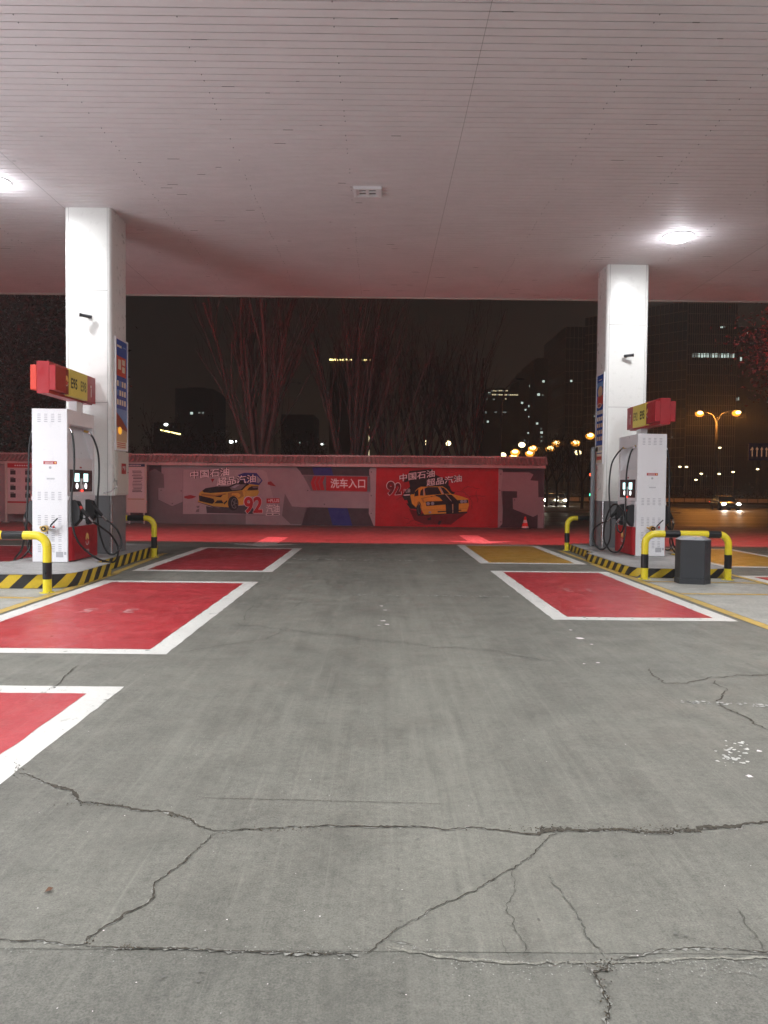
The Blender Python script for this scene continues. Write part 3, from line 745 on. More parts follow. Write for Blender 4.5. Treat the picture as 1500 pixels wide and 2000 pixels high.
# ------------------------------------------------------------------ fuel pumps
def emblem(b, c, r, ex, ez, nrm, k):
    c = Vector(c); ex = Vector(ex); ez = Vector(ez); nrm = Vector(nrm)
    up = [(r*.95*math.cos(math.radians(a)), r*1.25*math.sin(math.radians(a))) for a in range(180, -1, -18)]
    b.poly([c+ex*p[0]+ez*p[1]+nrm*k for p in up+[(r*.5, -.25*r), (0, .30*r), (-r*.5, -.25*r)]], M['logo_gold'])
    lo_ = [(r*.95*math.cos(math.radians(a)), -.08*r+r*1.2*math.sin(math.radians(a))) for a in range(200, 341, 14)]
    inn = [(p[0]*.82, p[1]*.84-.02*r) for p in lo_]
    b.poly([c+ex*p[0]+ez*p[1]+nrm*k for p in lo_+inn[::-1]], M['logo_white'])
    b.poly([c+ex*p[0]+ez*p[1]+nrm*(k+.001) for p in [(-.6*r, -.45*r), (0, -.05*r), (.6*r, -.45*r), (.35*r, -.95*r), (-.35*r, -.95*r)]], M['logo_red'])
def smooth_path(pts, n=6):
    P = [Vector(p) for p in pts]; P = [P[0]*2-P[1]]+P+[P[-1]*2-P[-2]]; out = []
    for i in range(1, len(P)-2):
        for j in range(n):
            t = j/n; a, b_, c, d = P[i-1], P[i], P[i+1], P[i+2]
            out.append(.5*((2*b_)+(c-a)*t+(2*a-5*b_+4*c-d)*t*t+(3*b_-a-3*c+d)*t**3))
    out.append(P[-2]); return out
def fuel_pump(loc, label, lane, sign_off, codes, hoses, H=2.5):
    t = empty('fuel_pump', loc, 0, label, 'fuel pump', 'white and red fuel pumps')
    L, Wd = 1.22, .58; y0, y1 = -L/2, L/2; hx = Wd/2
    wm = M['white']
    b = MB()
    b.box(-hx, hx, y0, y0+.10, 0, H, wm); b.build('end_pillar', t, .008)
    b = MB(); b.box(-hx, hx, y1-.08, y1, 0, H, wm); b.build('end_pillar', t, .008)
    b = MB(); b.box(-hx+.003, hx-.003, y0+.10, y1-.08, H-.24, H-.002, wm); b.build('header', t, .004)
    b = MB(); prof = [(-hx+.04, 1.74), (hx-.04, 1.74), (.10, H-.241), (-.10, H-.241)]
    A = Matrix(((1, 0, 0, 0), (0, 0, 1, 0), (0, 1, 0, 0), (0, 0, 0, 1)))
    b.prism(prof, y0+.101, y1-.081, wm, M=A); b.build('hose_recess', t)
    b = MB(); b.box(-hx+.012, hx-.012, y0+.101, y1-.081, 1.09, 1.738, wm); b.build('display_cabinet', t, .006)
    b = MB(); b.box(-hx-.015, hx+.015, y0+.01, y1-.01, 1.02, 1.085, wm); b.build('ledge', t, .006)
    b = MB(); b.box(-hx-.004, hx+.004, y0+.105, y1-.01, .575, 1.018, wm); b.build('nozzle_cabinet', t, .004)
    b = MB()
    for sx in (-1, 1):
        pr = [(sx*(hx-.01), y0+.02), (sx*(hx+.04), y0+.09), (sx*(hx+.055), y0+.15), (sx*(hx+.055), y1-.02), (sx*(hx-.01), y1-.01)]
        b.prism(pr if sx > 0 else pr[::-1], .015, .573, M['red'])
    b.build('red_skirt', t, .006)
    b = MB(); b.box(-hx+.02, hx-.02, y0+.02, y1-.02, -.01, .02, M['black']); b.build('plinth', t)
    # vents on the near end
    b = MB(); b.box(-hx+.015, hx-.015, y0-.0015, y0+.004, .02, H-.03, wm)
    for zc, nz, cols in ((H-.14, 5, 4), (1.10, 5, 4), (.70, 6, 4), (.42, 5, 4), (.24, 5, 4)):
        for c in range(cols):
            for k in range(nz):
                xx = -.17+c*.112; zz = zc+(k-nz/2)*.03
                b.box(xx-.026, xx+.026, y0-.003, y0+.002, zz, zz+.008, M['slot'])
    ep = b
    b = MB(); b.box(-.10, .12, y0-.004, y0+.001, 1.61, 1.66, M['red'])
    for k in range(7): b.box(-.075+k*.02, -.063+k*.02, y0-.006, y0-.003, 1.637, 1.648, M['logo_white']); b.box(-.075+k*.02, -.06+k*.02, y0-.006, y0-.003, 1.619, 1.628, M['logo_white'])
    b.prism(arc(.095, 1.635, .014, 0, 360, 12)[:-1], y0-.006, y0-.003, M['logo_gold'], M=A)
    b.build('red_sticker', t)
    b = ep
    b.prism(arc(.01, 1.555, .022, 0, 360, 14)[:-1], y0-.003, y0+.001, M['grey_mark'], M=A)
    for k in range(6): b.box(-.045+k*.022, -.03+k*.022, y0-.003, y0+.001, 1.36, 1.385, M['grey_mark'])
    b.box(.10, .22, y0-.003, y0+.001, .08, .17, M['grey_mark']); b.box(.235, .27, y0-.003, y0+.001, .12, .17, M['grey_mark']); b.build('end_panel', t)
    # vapour coupling
    b = MB(); zz = .56; b.tube([(.05, y0, zz), (.05, y0-.10, zz)], .035, 12, M['chrome']); b.tube([(-.05, y0-.11, zz), (.14, y0-.11, zz)], .026, 12, M['chrome'])
    b.cyl((-.02, y0-.10, zz), (-.02, y0-.19, zz-.005), .055, 16, M['brass']); b.cyl((-.02, y0-.19, zz), (-.02, y0-.20, zz), .038, 16, M['black'])
    b.cyl((-.02, y0-.20, zz), (-.02, y0-.203, zz), .016, 12, M['brass'])
    b.cyl((-.07, y0-.11, zz), (-.115, y0-.11, zz+.02), .018, 10, M['brass']); b.cyl((.0, y0-.11, zz-.02), (.0, y0-.11, zz-.09), .022, 10, M['chrome'])
    v_ = b.build('vapour_valve', t)
    b = MB(); s_ = lane
    b.tube([(.07*1, y0-.14, zz+.03), (.08, y0-.15, zz+.06), (.19, y0-.15, zz+.17)], .012, 8, M['black']); b.build('valve_handle', v_)
    b = MB(); b.ball((.12, y0-.14, zz+.03), .02, M['redplastic'], 8, 6); b.build('valve_cap', v_)
    for sx in (1, -1):
        f = sx*(hx-.008)
        def bx(bb, xa, xb, ya, yb, za, zb, m_): bb.box(min(sx*xa, sx*xb), max(sx*xa, sx*xb), ya, yb, za, zb, m_)
        b = MB(); bx(b, hx-.012, hx-.002, y0+.13, y1-.11, 1.16, 1.53, M['panel_dk'])
        dp = b.build('display_panel', t)
        b = MB(); bx(b, hx-.0025, hx+.004, y0+.44, y1-.40-.22, 1.165, 1.525, M['black']) if False else None
        for yc in (-.20, .19):
            b = MB(); bx(b, hx-.0015, hx+.002, yc-.10, yc+.10, 1.33, 1.47, M['lcd']); b.build('screen', dp)
            b = MB(); pts = arc(yc, 1.255, .05, 0, 360, 14)[:-1]
            A2 = Matrix(((0, 0, sx, 0), (1, 0, 0, 0), (0, 1, 0, 0), (0, 0, 0, 1)))
            b.prism(pts, hx-.0015, hx+.003, M['keys'], M=A2); b.build('keypad', dp)
        b = MB(); bx(b, hx-.001, hx+.012, -.06, .06, 1.40, 1.525, M['black']); bx(b, hx-.001, hx+.020, -.055, .045, 1.20, 1.385, M['white']); bx(b, hx+.0205, hx+.022, -.025, .015, 1.28, 1.35, M['black'])
        b.build('card_reader', dp)
        b = MB(); b.ball((sx*(hx+.01), -.005, 1.175), .022, M['redled'], 8, 6); b.build('indicator_lamp', dp)
        b = MB(); bx(b, hx-.013, hx-.009, -.05, .03, 1.56, 1.585, M['red']); b.build('small_label', t)
        b = MB(); bx(b, hx+.0035, hx+.006, y0+.2, y1-.2, 1.06-.02, 1.062, M['grey_mark'])
        b = MB(); emblem(b, (sx*(hx+.057), .10*(1 if sx == lane else 1), .34), .085, (0, sx, 0), (0, 0, 1), (sx, 0, 0), 0)
        b.text('中国石油', (sx*(hx+.058), .10-sx*.085, .115), (sx*(hx+.058), .10+sx*.085, .115), (sx*(hx+.058), .10-sx*.085, .165), M['logo_white'], .01)
        b.build('emblem', t)
        # holsters and nozzles
        for k, yc in enumerate((-.40, .24)):
            b = MB()
            pr = [(hx, .66), (hx+.05, .60), (hx+.14, .70), (hx+.16, .86), (hx+.10, 1.00), (hx, 1.02)]
            A3 = Matrix(((sx, 0, 0, 0), (0, 0, 1, 0), (0, 1, 0, 0), (0, 0, 0, 1)))
            b.prism(pr, yc-.085, yc-.065, M['plastic'], M=A3); b.prism(pr, yc+.065, yc+.085, M['plastic'], M=A3)
            b.prism([(hx-.002, .60), (hx+.05, .585), (hx+.14, .68), (hx+.14, .70), (hx+.05, .62), (hx+.03, 1.02), (hx-.002, 1.03)], yc-.064, yc+.064, M['plastic'], M=A3)
            b.build('nozzle_holster', t, .004)
            b = MB()
            b.tube([(sx*(hx+.06), yc, .99), (sx*(hx+.09), yc, .93), (sx*(hx+.14), yc+.01, .86), (sx*(hx+.20), yc+.04, .79), (sx*(hx+.24), yc+.07, .74)], [.022, .034, .04, .032, .026], 10, M['plastic'])
            nz = b.build('nozzle', t)
            b = MB(); b.tube([(sx*(hx+.12), yc, .80), (sx*(hx+.17), yc+.01, .72), (sx*(hx+.235), yc+.06, .70), (sx*(hx+.25), yc+.075, .73)], .009, 6, M['plastic']); b.build('trigger_guard', nz)
            b = MB(); b.tube([(sx*(hx+.07), yc, .97), (sx*(hx+.06), yc-.01, .92), (sx*(hx+.045), yc-.01, .80)], .013, 8, M['chrome']); b.build('spout', nz)
            b = MB(); b.ball((sx*(hx+.125), yc+.005, .885), .055, M['redplastic'] if k == 0 else M['plastic'], 10, 7, (.9, .8, .8)); b.build('grip_cover', nz)
            b = MB(); b.tube([(sx*(hx+.24), yc+.07, .74), (sx*(hx+.29), yc+.13, .655)], .021, 10, M['chrome']); b.build('swivel', nz)
    for sx, path, r in hoses:
        P = smooth_path([(sx*p[0], p[1], p[2]) for p in path])
        b = MB(); b.tube(P, r, 10, M['rubber']); hz = b.build('hose', t)
        b = MB(); b.tube([P[0]+Vector((-sx*.07, 0, .015)), P[0]], .022, 10, M['brass']); d = (P[2]-P[0]).normalized(); b.tube([P[0], P[0]+d*.07], .021, 10, M['chrome']); b.build('hose_fitting', hz)
    # sign over the pump
    so = sign_off
    sg = MB(); sg.box(so[0]-.07, so[0]+.07, -.0+.22, .50, H-.02, so[1]+.01, wm); sg.build('sign_neck', t, .004)
    ya, yb = so[2], so[3]; z0, z1 = so[1], so[1]+.51; hb = .10
    b = MB(); b.box(so[0]-hb, so[0]+hb, ya, yb, z0, z1, M['red']); sgn = b.build('sign_box', t, .006)
    for sx in (1, -1):
        px = so[0]+sx*hb
        def bb(b_, d0, d1, ua, ub, za, zb, m_): b_.box(min(px+sx*d0, px+sx*d1), max(px+sx*d0, px+sx*d1), ua, ub, za, zb, m_)
        b = MB(); bb(b, .001, .10, ya+.0, ya+.42, z0+.055, z1-.06, M['red'] if sx == lane else (M['red_lit'] if lane > 0 else M['red'])); b.build('end_block', sgn, .005)  # one outer block gets the brighter red as painted light
        b = MB(); bb(b, .001, .07, ya+.421, ya+.60, z0+.045, z1-.05, M['red_dk'])
        emblem(b, (px+sx*.071, ya+.52, (z0+z1)/2+.01), .07, (0, sx, 0), (0, 0, 1), (sx, 0, 0), 0); b.build('emblem_panel', sgn)
        b = MB(); bb(b, .001, .085, ya+.601, yb-.46, z0+.03, z1-.035, M['sign_yellow'])
        fp = b.build('fuel_grade_panel', sgn, .003)
        b = MB(); q = px+sx*.0865
        c0, c1 = (ya+.66, ya+.93), (ya+1.08, ya+1.34)
        near, far = codes
        for (u0, u1), s_, m_ in ((c0, near, M['ink']), (c1, far, M['ink_dim'])):
            a, c = (u0, u1) if sx > 0 else (u1, u0)
            b = MB(); b.text(s_, (q, a, z0+.16), (q, c, z0+.16), (q, a, z0+.34), m_, .03); b.build('lettering', fp)
        b = MB(); bb(b, .001, .06, yb-.459, yb-.005, z0+.02, z1-.025, M['red']); 
        b.ball((px+sx*.06, yb-.22, (z0+z1)/2+.05), .022, M['logo_white'], 8, 6, (.1, 1, 1.3)); bb(b, .060, .062, yb-.225, yb-.205, z0+.12, z0+.27, M['logo_white'])
        b.build('pictogram_panel', sgn)
    return t
# hose paths in pump coordinates: (outwards, along, up)
h1 = [(.30, -.50, 2.20), (.34, -.52, 2.10), (.37, -.53, 1.85), (.375, -.55, 1.45), (.36, -.62, 1.05), (.38, -.62, .62), (.44, -.58, .36), (.54, -.46, .18), (.68, -.36, .045), (.79, -.18, -.03), (.83, .06, -.05), (.81, .30, .05), (.77, .40, .20), (.72, .22, .40), (.66, -.02, .53), (.585, -.27, .655)]
h2 = [(.30, .28, 2.20), (.38, .33, 2.08), (.45, .36, 1.80), (.47, .33, 1.40), (.46, .29, 1.00), (.47, .28, .60), (.54, .29, .28), (.63, .31, .08), (.74, .33, .06), (.82, .40, .16), (.82, .45, .30), (.76, .42, .48), (.66, .38, .60), (.58, .37, .655)]
h3 = [(.30, -.46, 2.20), (.38, -.44, 2.05), (.44, -.42, 1.7), (.45, -.42, 1.25), (.45, -.42, .95), (.46, -.48, .55), (.50, -.48, .25), (.55, -.30, .06), (.60, .05, .05), (.66, .30, .25), (.66, .28, .60), (.62, .06, .93), (.58, -.20, 1.02), (.52, -.42, .90), (.50, -.50, .62), (.52, -.40, .46), (.56, -.30, .50), (.585, -.27, .655)]
h4 = [(.30, .30, 2.20), (.38, .44, 2.08), (.45, .60, 1.85), (.48, .64, 1.4), (.47, .60, 1.0), (.47, .50, .6), (.5, .46, .25), (.60, .48, .06), (.72, .52, .06), (.82, .60, .22), (.80, .62, .45), (.70, .52, .58), (.58, .37, .655)]
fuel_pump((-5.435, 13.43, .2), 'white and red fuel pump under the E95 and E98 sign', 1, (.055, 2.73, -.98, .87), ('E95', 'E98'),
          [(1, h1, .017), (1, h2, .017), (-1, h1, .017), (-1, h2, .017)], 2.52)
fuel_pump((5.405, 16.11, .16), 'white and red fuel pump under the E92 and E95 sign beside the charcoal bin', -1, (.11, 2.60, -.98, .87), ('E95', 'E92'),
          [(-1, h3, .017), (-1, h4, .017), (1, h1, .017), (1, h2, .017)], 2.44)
wr = MB(); wr.tube([(-4.975, 14.62, 1.55), (-4.93, 14.58, 1.56), (-4.90, 14.5, 1.45), (-4.98, 14.40, 1.36), (-5.1, 14.36, 1.33)], .010, 6, M['chrome']); wr.tube([(-4.98, 14.62, 1.60), (-4.975, 14.62, 1.54)], .014, 8, M['black'])
wr.build('cable_loop', label='short grey cable loop between the E98 pump and its pillar', cat='cable')
# ------------------------------------------------------------------ barriers
def barrier(xa, xb, y, h, label, stripes):
    t = empty('crash_barrier', ((xa+xb)/2, y, 0), 0, label, 'crash barrier', 'yellow and black hoop barriers')
    w = (xb-xa)/2; R_ = .17; r = .058
    path = [(-w, 0, 0), (-w, 0, h-r-R_)]+[(-w+R_-R_*math.cos(math.radians(a)), 0, h-r-R_+R_*math.sin(math.radians(a))) for a in range(15, 91, 15)]
    path += [(w-R_+R_*math.sin(math.radians(a)), 0, h-r-R_+R_*math.cos(math.radians(a))) for a in range(0, 91, 15)]+[(w, 0, 0)]
    b = MB(); b.tube(path, r, 18, M['yellow']); b.build('hoop', t)
    for sx in (-1, 1): b = MB(); b.tube([(sx*w, 0, .19), (sx*w, 0, .42)], r+.0025, 18, M['black'], caps=False); b.build('black_band', t)
    for a, c in stripes: b = MB(); b.tube([(-w+a*2*w, 0, h-r), (-w+c*2*w, 0, h-r)], r+.0025, 18, M['black'], caps=False); b.build('black_band', t)
    for sx in (-1, 1): b = MB(); b.cyl((sx*w, 0, 0), (sx*w, 0, .012), .10, 20, M['yellow']); [b.cyl((sx*w+.08*math.cos(k*PI/2+.7), .08*math.sin(k*PI/2+.7), .012), (sx*w+.08*math.cos(k*PI/2+.7), .08*math.sin(k*PI/2+.7), .024), .011, 6, M['chrome']) for k in range(4)]; b.build('base_plate', t)
barrier(-6.42, -4.54, 10.62, .845, 'yellow hoop barrier with black bands in front of the E98 pump', ((.68, .83), (.2, .36)))
barrier(4.41, 5.80, 12.90, .815, 'yellow hoop barrier with black bands beside the charcoal bin', ((.23, .41), (.75, .90)))
barrier(-6.30, -4.63, 15.95, .86, 'yellow hoop barrier with black bands behind the E98 pump pillar', ((.68, .88), (.2, .4)))
barrier(4.52, 6.25, 18.75, .84, 'yellow hoop barrier with black bands behind the E92 pump pillar', ((.14, .38), (.6, .8)))
# ------------------------------------------------------------------ bin, cone
t = empty('litter_bin', (5.02, 12.42, 0), 0, 'charcoal hexagonal litter bin inside the right yellow barrier', 'litter bin')
hexa = lambda r, a0=10: [(x_*r/.25, y_*r/.25) for x_, y_ in ((.245, -.07), (.235, .13), (-.05, .23), (-.235, .11), (-.24, -.12), (.085, -.225))]
b = MB(); b.prism(hexa(.262), .09, .70, M['bin']); b.build('bin_body', t, .006)
b = MB(); b.prism(hexa(.268), 0, .086, M['bin']); b.build('bin_foot', t, .005)
b = MB(); lo_, hi_ = hexa(.268), hexa(.17)
vs = [(p[0], p[1], .702) for p in lo_]+[(p[0], p[1], .755) for p in hi_]
b.add(vs, [(i, (i+1) % 6, 6+(i+1) % 6, 6+i) for i in range(6)]+[tuple(range(6, 12)), tuple(range(5, -1, -1))], M['bin_top']); b.build('bin_lid', t)
def lathe(b, prof, n, m, M_=None):
    vs = []
    for r, zz in prof: vs += [(r*math.cos(2*PI*k/n), r*math.sin(2*PI*k/n), zz) for k in range(n)]
    b.add(vs, [(j*n+k, j*n+(k+1) % n, (j+1)*n+(k+1) % n, (j+1)*n+k) for j in range(len(prof)-1) for k in range(n)], m, True, M_)
cp = yp(1025, 1030, 28.5)
t = empty('traffic_cone', (cp.x, 28.45, 0), 0, 'small red and white traffic cone standing against the wall', 'traffic cone')
co_ = mat('cone_red', (.75, .05, .03), .5); cw_ = mat('cone_white', (.85, .82, .80), .5)
b = MB(); b.box(-.17, .17, -.17, .17, 0, .03, M['black']); b.build('cone_base', t)
b = MB(); lathe(b, [(.14, .03), (.118, .10)], 16, cw_); lathe(b, [(.118, .10), (.085, .22)], 16, co_); lathe(b, [(.085, .22), (.055, .33)], 16, cw_); lathe(b, [(.055, .33), (.03, .44), (.0, .45)], 16, co_); b.build('cone_body', t)
# ------------------------------------------------------------------ boundary wall with murals
WA, WB = Vector((-26.0, 31.05, 0)), Vector((6.09, 28.93, 0))
wdir = (WB-WA).normalized(); wn_ = Vector((wdir.y, -wdir.x, 0))      # towards the camera
wl = empty('boundary_wall', WA, math.atan2(wdir.y, wdir.x), 'low rendered wall with tiled coping and painted murals behind the forecourt', 'wall')
LW = (WB-WA).length
def wq(x, y):                        # photo direction -> wall face coordinates (along, up)
    d = ray(x, y); o = Vector((0, 0, CAM_H))
    tt = (WA-o).dot(wn_)/d.dot(wn_); p = o+d*tt
    return ((p-WA).dot(wdir), p.z)
b = MB(); b.box(0, LW, 0, .30, -.02, 2.22, M['wallp']); b.build('wall_body', wl)
b = MB(); rr = random.Random(9)
x = 0
while x < LW:
    l = rr.uniform(1.2, 5.0); x2 = min(LW+.04, x+l)
    b.box(x, x2-.012, -.16+rr.uniform(-.01, .01), .46, 2.222, 2.335+rr.uniform(-.012, .012), M['ledge']); x = x2
b.build('coping_ledge', wl, .01)
b = MB(); x = 0; pw = .168
while x < LW-.02:
    ja = rr.uniform(-.012, .012); jz = rr.uniform(-.008, .008)
    b.add([(x, -.15+ja, 2.34+jz), (x+pw*.42, -.15+ja, 2.34+jz), (x+pw*.42, .14, 2.60+jz), (x, .14, 2.60+jz), (x, -.15+ja, 2.30), (x+pw*.42, -.15+ja, 2.30)], [(0, 1, 2, 3), (4, 5, 1, 0)], M['tile'])
    pts = [(x+pw*.42+pw*.58*(.5-.5*math.cos(a*PI/5)), .045*math.sin(a*PI/5)) for a in range(6)]
    vs = [(p[0], -.165+ja, 2.355+jz+p[1]) for p in pts]+[(p[0], .13, 2.615+jz+p[1]) for p in pts]
    b.add(vs, [(i, i+1, 7+i, 6+i) for i in range(5)]+[(0, 1, 2, 3, 4, 5)], M['tile'], False)
    x += pw
b.add([(0, .16, 2.58), (LW, .16, 2.58), (LW, .46, 2.34), (0, .46, 2.34)], [(0, 1, 2, 3)], M['tile'])
b.add([(LW, -.15, 2.33), (LW, .46, 2.33), (LW, .15, 2.62)], [(0, 1, 2)], M['tile'])
b.build('roof_tiles', wl)
b = MB(); x = 0
while x < LW:
    l = rr.uniform(.6, .95); b.box(x, min(x+l-.008, LW+.02), .09, .21, 2.60+rr.uniform(0, .01), 2.672+rr.uniform(-.008, .008), M['ledge']); x += l
b.build('ridge_tiles', wl, .01)
class Mural:
    def __init__(s): s.b = MB()
    def xy(s, ox, oy, sc, pts, m, lay):
        s.b.poly([(*(lambda q: (q[0], -.0015*lay, q[1]))(wq(ox+p[0]/sc, oy+p[1]/sc)),) for p in pts], m); return s
    def line(s, ox, oy, sc, pts, w, m, lay):
        q = [Vector(wq(ox+p[0]/sc, oy+p[1]/sc)) for p in pts]
        for a, c in zip(q, q[1:]):
            d = (c-a).normalized(); n = Vector((-d.y, d.x))*w/2
            s.b.add([(p.x, -.0015*lay, p.y) for p in (a-n, c-n, c+n, a+n)], [(0, 1, 2, 3)], m)
    def ell(s, ox, oy, sc, c, rx, ry, m, lay, n=18, rot=0):
        s.xy(ox, oy, sc, [(c[0]+rx*math.cos(2*PI*k/n), c[1]+ry*math.sin(2*PI*k/n)) for k in range(n)], m, lay)
    def txt(s, ox, oy, sc, body, bl, br, tl, m, lay, bold=.0):
        P = [Vector((*wq(ox+p[0]/sc, oy+p[1]/sc),)) for p in (bl, br, tl)]
        s.b.text(body, *[(p.x, -.0015*lay, p.y) for p in P], m, bold)
mu = Mural(); K = (240, 870, 3.5714); K1 = (250, 890, 12.5); K2 = (590, 900, 9.375); K4 = (640, 870, 3.2609); PX = (0, 0, 1)
mu.xy(*PX, [(-260, 905), (1063, 914), (1063, 1036), (-260, 1022)], M['w_mid'], 1)
mu.xy(*PX, [(-260, 905), (255, 907), (255, 1024), (-260, 1018)], M['w_pale'], 1.6)
mu.xy(*K1, [(520, 200), (815, 205), (810, 410), (660, 325), (520, 390)], M['w_dark'], 2)
mu.xy(*K1, [(820, 205), (3700, 260), (3600, 1380), (1340, 1390), (1340, 1130), (1080, 1240), (735, 1075), (735, 790), (885, 785), (875, 465), (820, 420)], M['w_light'], 2)
for q in ((810, 842), (1300, 860), (1080, 1170)): mu.ell(*K1, q, 14, 14, M['w_dark'], 3, 8)
mu.line(*K1, [(520, 385), (660, 322), (870, 460), (885, 785)], .012, M['w_mid'], 3)
mu.line(*K1, [(735, 790), (735, 1075), (1080, 1240), (1340, 1130)], .012, M['w_dark'], 3)
mu.xy(*PX, [(530, 912), (584, 912), (607, 959), (724, 961), (724, 994), (604, 990), (588, 1026), (480, 1024), (480, 1000), (530, 1000)], M['w_light'], 2.4)
mu.xy(*K, [(1130, 335), (1180, 425), (1290, 432), (1245, 550), (1170, 548), (1110, 490)], M['w_mid'], 3)
mu.xy(*K2, [(-110, 112), (1240, 125), (1240, 275), (0, 257), (-30, 200)], M['w_dark'], 3)
mu.xy(*K2, [(185, 120), (530, 123), (575, 270), (222, 262)], M['w_blue'], 4)
mu.xy(*K2, [(10, 262), (1248, 285), (1248, 560), (160, 538)], M['w_mid'], 4)
mu.line(*K2, [(10, 262), (1248, 285)], .012, M['w_light'], 5); mu.line(*K2, [(10, 262), (160, 538), (1248, 560)], .012, M['w_light'], 5)
for k in range(3):
    x_ = 160+k*75
    mu.xy(*K2, [(x_+48, 283), (x_+112, 283), (x_+66, 395), (x_+105, 545), (x_+38, 545), (x_, 395)], M['w_red'], 5)
mu.xy(*K2, [(440, 280), (1195, 292), (1190, 565), (440, 552)], M['w_red'], 5)
mu.txt(*K2, '洗车入口', (520, 500), (1155, 505), (520, 322), M['w_white'], 6, .018)
mu.xy(*K2, [(80, 853), (1230, 872), (1320, 1192), (-10, 1180)], M['w_dark'], 3)
mu.xy(*K2, [(470, 862), (830, 870), (920, 1187), (560, 1180)], M['w_blue'], 4)
mu.xy(*K2, [(1255, 128), (1360, 130), (1335, 1195), (1312, 1192), (1222, 965), (1228, 605), (1250, 580), (1248, 280), (1232, 260), (1230, 160)], M['w_pale'], 5)
for q in ((1270, 205), (1265, 640), (1265, 962), (105, 543), (410, 795)): mu.ell(*K2, q, 11, 11, M['w_dark'], 6, 8)
mu.xy(*PX, [(733, 913), (974, 914), (972, 1032), (731, 1029)], M['w_red'], 4)
mu.xy(*K4, [(1088, 150), (1113, 155), (1117, 172), (1104, 285), (1115, 400), (1112, 500), (1090, 522), (1084, 522)], M['w_pale'], 5)
mu.xy(*K4, [(1114, 150), (1380, 155), (1370, 528), (1100, 522), (1114, 400)], M['w_dark'], 3)
mu.xy(*K4, [(1117, 170), (1285, 172), (1310, 185), (1290, 222), (1340, 226), (1342, 330), (1380, 330), (1376, 422), (1308, 455), (1180, 405), (1178, 335), (1206, 333), (1206, 292), (1102, 290)], M['w_light'], 4)
mu.xy(*K4, [(1338, 440), (1378, 420), (1370, 528), (1336, 528)], M['w_light'], 4.5)
for q in ((1103, 182), (1096, 285), (1103, 487), (1190, 347), (1365, 352)): mu.ell(*K4, q, 4, 4, M['w_dark'], 6, 8)
mu.b.build('painted_panels', wl)
# mural one: yellow sports car on grey
mu = Mural(); A1 = (360, 900, 7.5)
mu.xy(*K, [(420, 168), (975, 172), (1000, 185), (1080, 480), (418, 478)], M['w_pale'], 5)
mu.line(*K, [(420, 168), (418, 480), (1095, 488)], .014, M['w_mid'], 6)
mu.xy(*A1, [(790, 205), (880, 175), (1060, 180), (1148, 290), (1095, 358), (950, 335), (800, 330)], M['w_blue'], 6)
mu.xy(*A1, [(1060, 215), (1130, 285), (1090, 330), (1060, 320)], M['w_grey'], 7)
mu.xy(*A1, [(1225, 310), (1270, 300), (1345, 375), (1280, 365), (1220, 345)], M['w_red2'], 6)
mu.xy(*A1, [(0, 520), (90, 500), (180, 525), (120, 550), (60, 560), (0, 545)], M['w_red2'], 6)
mu.xy(*A1, [(390, 265), (445, 262), (410, 320)], M['w_red2'], 6)
mu.xy(*A1, [(180, 715), (220, 700), (218, 748), (165, 752)], M['w_mid'], 6); mu.xy(*A1, [(175, 665), (222, 655), (222, 685), (190, 692)], M['w_mid'], 6)
mu.xy(*A1, [(320, 665), (500, 690), (900, 650), (1010, 700), (1020, 780), (330, 765)], M['w_dark'], 6)
mu.txt(*A1, '中国石油', (80, 272), (665, 218), (80, 148), M['w_black'], 7, .075)
mu.txt(*A1, '中国石油', (84, 268), (661, 214), (84, 150), M['w_white'], 8, .014)
mu.txt(*A1, '超品汽油', (472, 372), (1052, 318), (472, 248), M['w_black'], 7, .075)
mu.txt(*A1, '超品汽油', (476, 368), (1048, 314), (476, 250), M['w_white'], 8, .014)
car = [(200, 600), (215, 560), (212, 505), (228, 460), (268, 432), (640, 455), (850, 432), (930, 350), (960, 340), (1095, 355), (1088, 372), (1080, 430), (1100, 452), (1078, 500), (1060, 522), (880, 530), (868, 640), (790, 652), (640, 682), (430, 665)]
mu.xy(*A1, car, M['w_gold'], 9)
mu.xy(*A1, [(262, 442), (310, 402), (470, 375), (650, 372), (750, 330), (850, 322), (935, 335), (955, 345), (905, 375), (850, 432), (640, 455), (380, 472), (290, 462)], M['w_black'], 10)
mu.xy(*A1, [(665, 390), (760, 345), (905, 345), (830, 420), (700, 430)], M['w_mid'], 10.6)
mu.xy(*A1, [(690, 385), (765, 350), (820, 348), (740, 400)], M['w_grey'], 11)
mu.xy(*A1, [(920, 432), (945, 395), (985, 372), (1082, 372), (1080, 425), (940, 432)], M['w_black'], 10.6)
mu.xy(*A1, [(1000, 380), (1078, 378), (1076, 395), (1010, 400)], M['w_mid'], 11)
mu.xy(*A1, [(250, 480), (450, 500), (600, 475), (620, 490), (470, 530), (250, 505)], M['w_gold2'], 10)
mu.xy(*A1, [(215, 505), (430, 555), (445, 598), (412, 632), (222, 590)], M['w_black'], 11)
mu.xy(*A1, [(440, 622), (482, 580), (552, 578), (575, 622)], M['w_black'], 11)
mu.xy(*A1, [(450, 520), (562, 500), (540, 535), (475, 528)], M['w_black'], 11)
mu.xy(*A1, [(200, 602), (430, 668), (640, 684), (640, 692), (430, 680), (185, 602)], M['w_black'], 10)
mu.xy(*A1, [(575, 620), (630, 575), (628, 600), (590, 640)], M['w_black'], 11)
mu.xy(*A1, [(640, 470), (700, 455), (850, 440), (870, 520), (800, 560), (760, 520), (700, 510), (640, 560)], M['w_gold2'], 10)
mu.xy(*A1, [(700, 475), (790, 470), (830, 500), (800, 540), (750, 505), (690, 500)], M['w_gold'], 10.5)
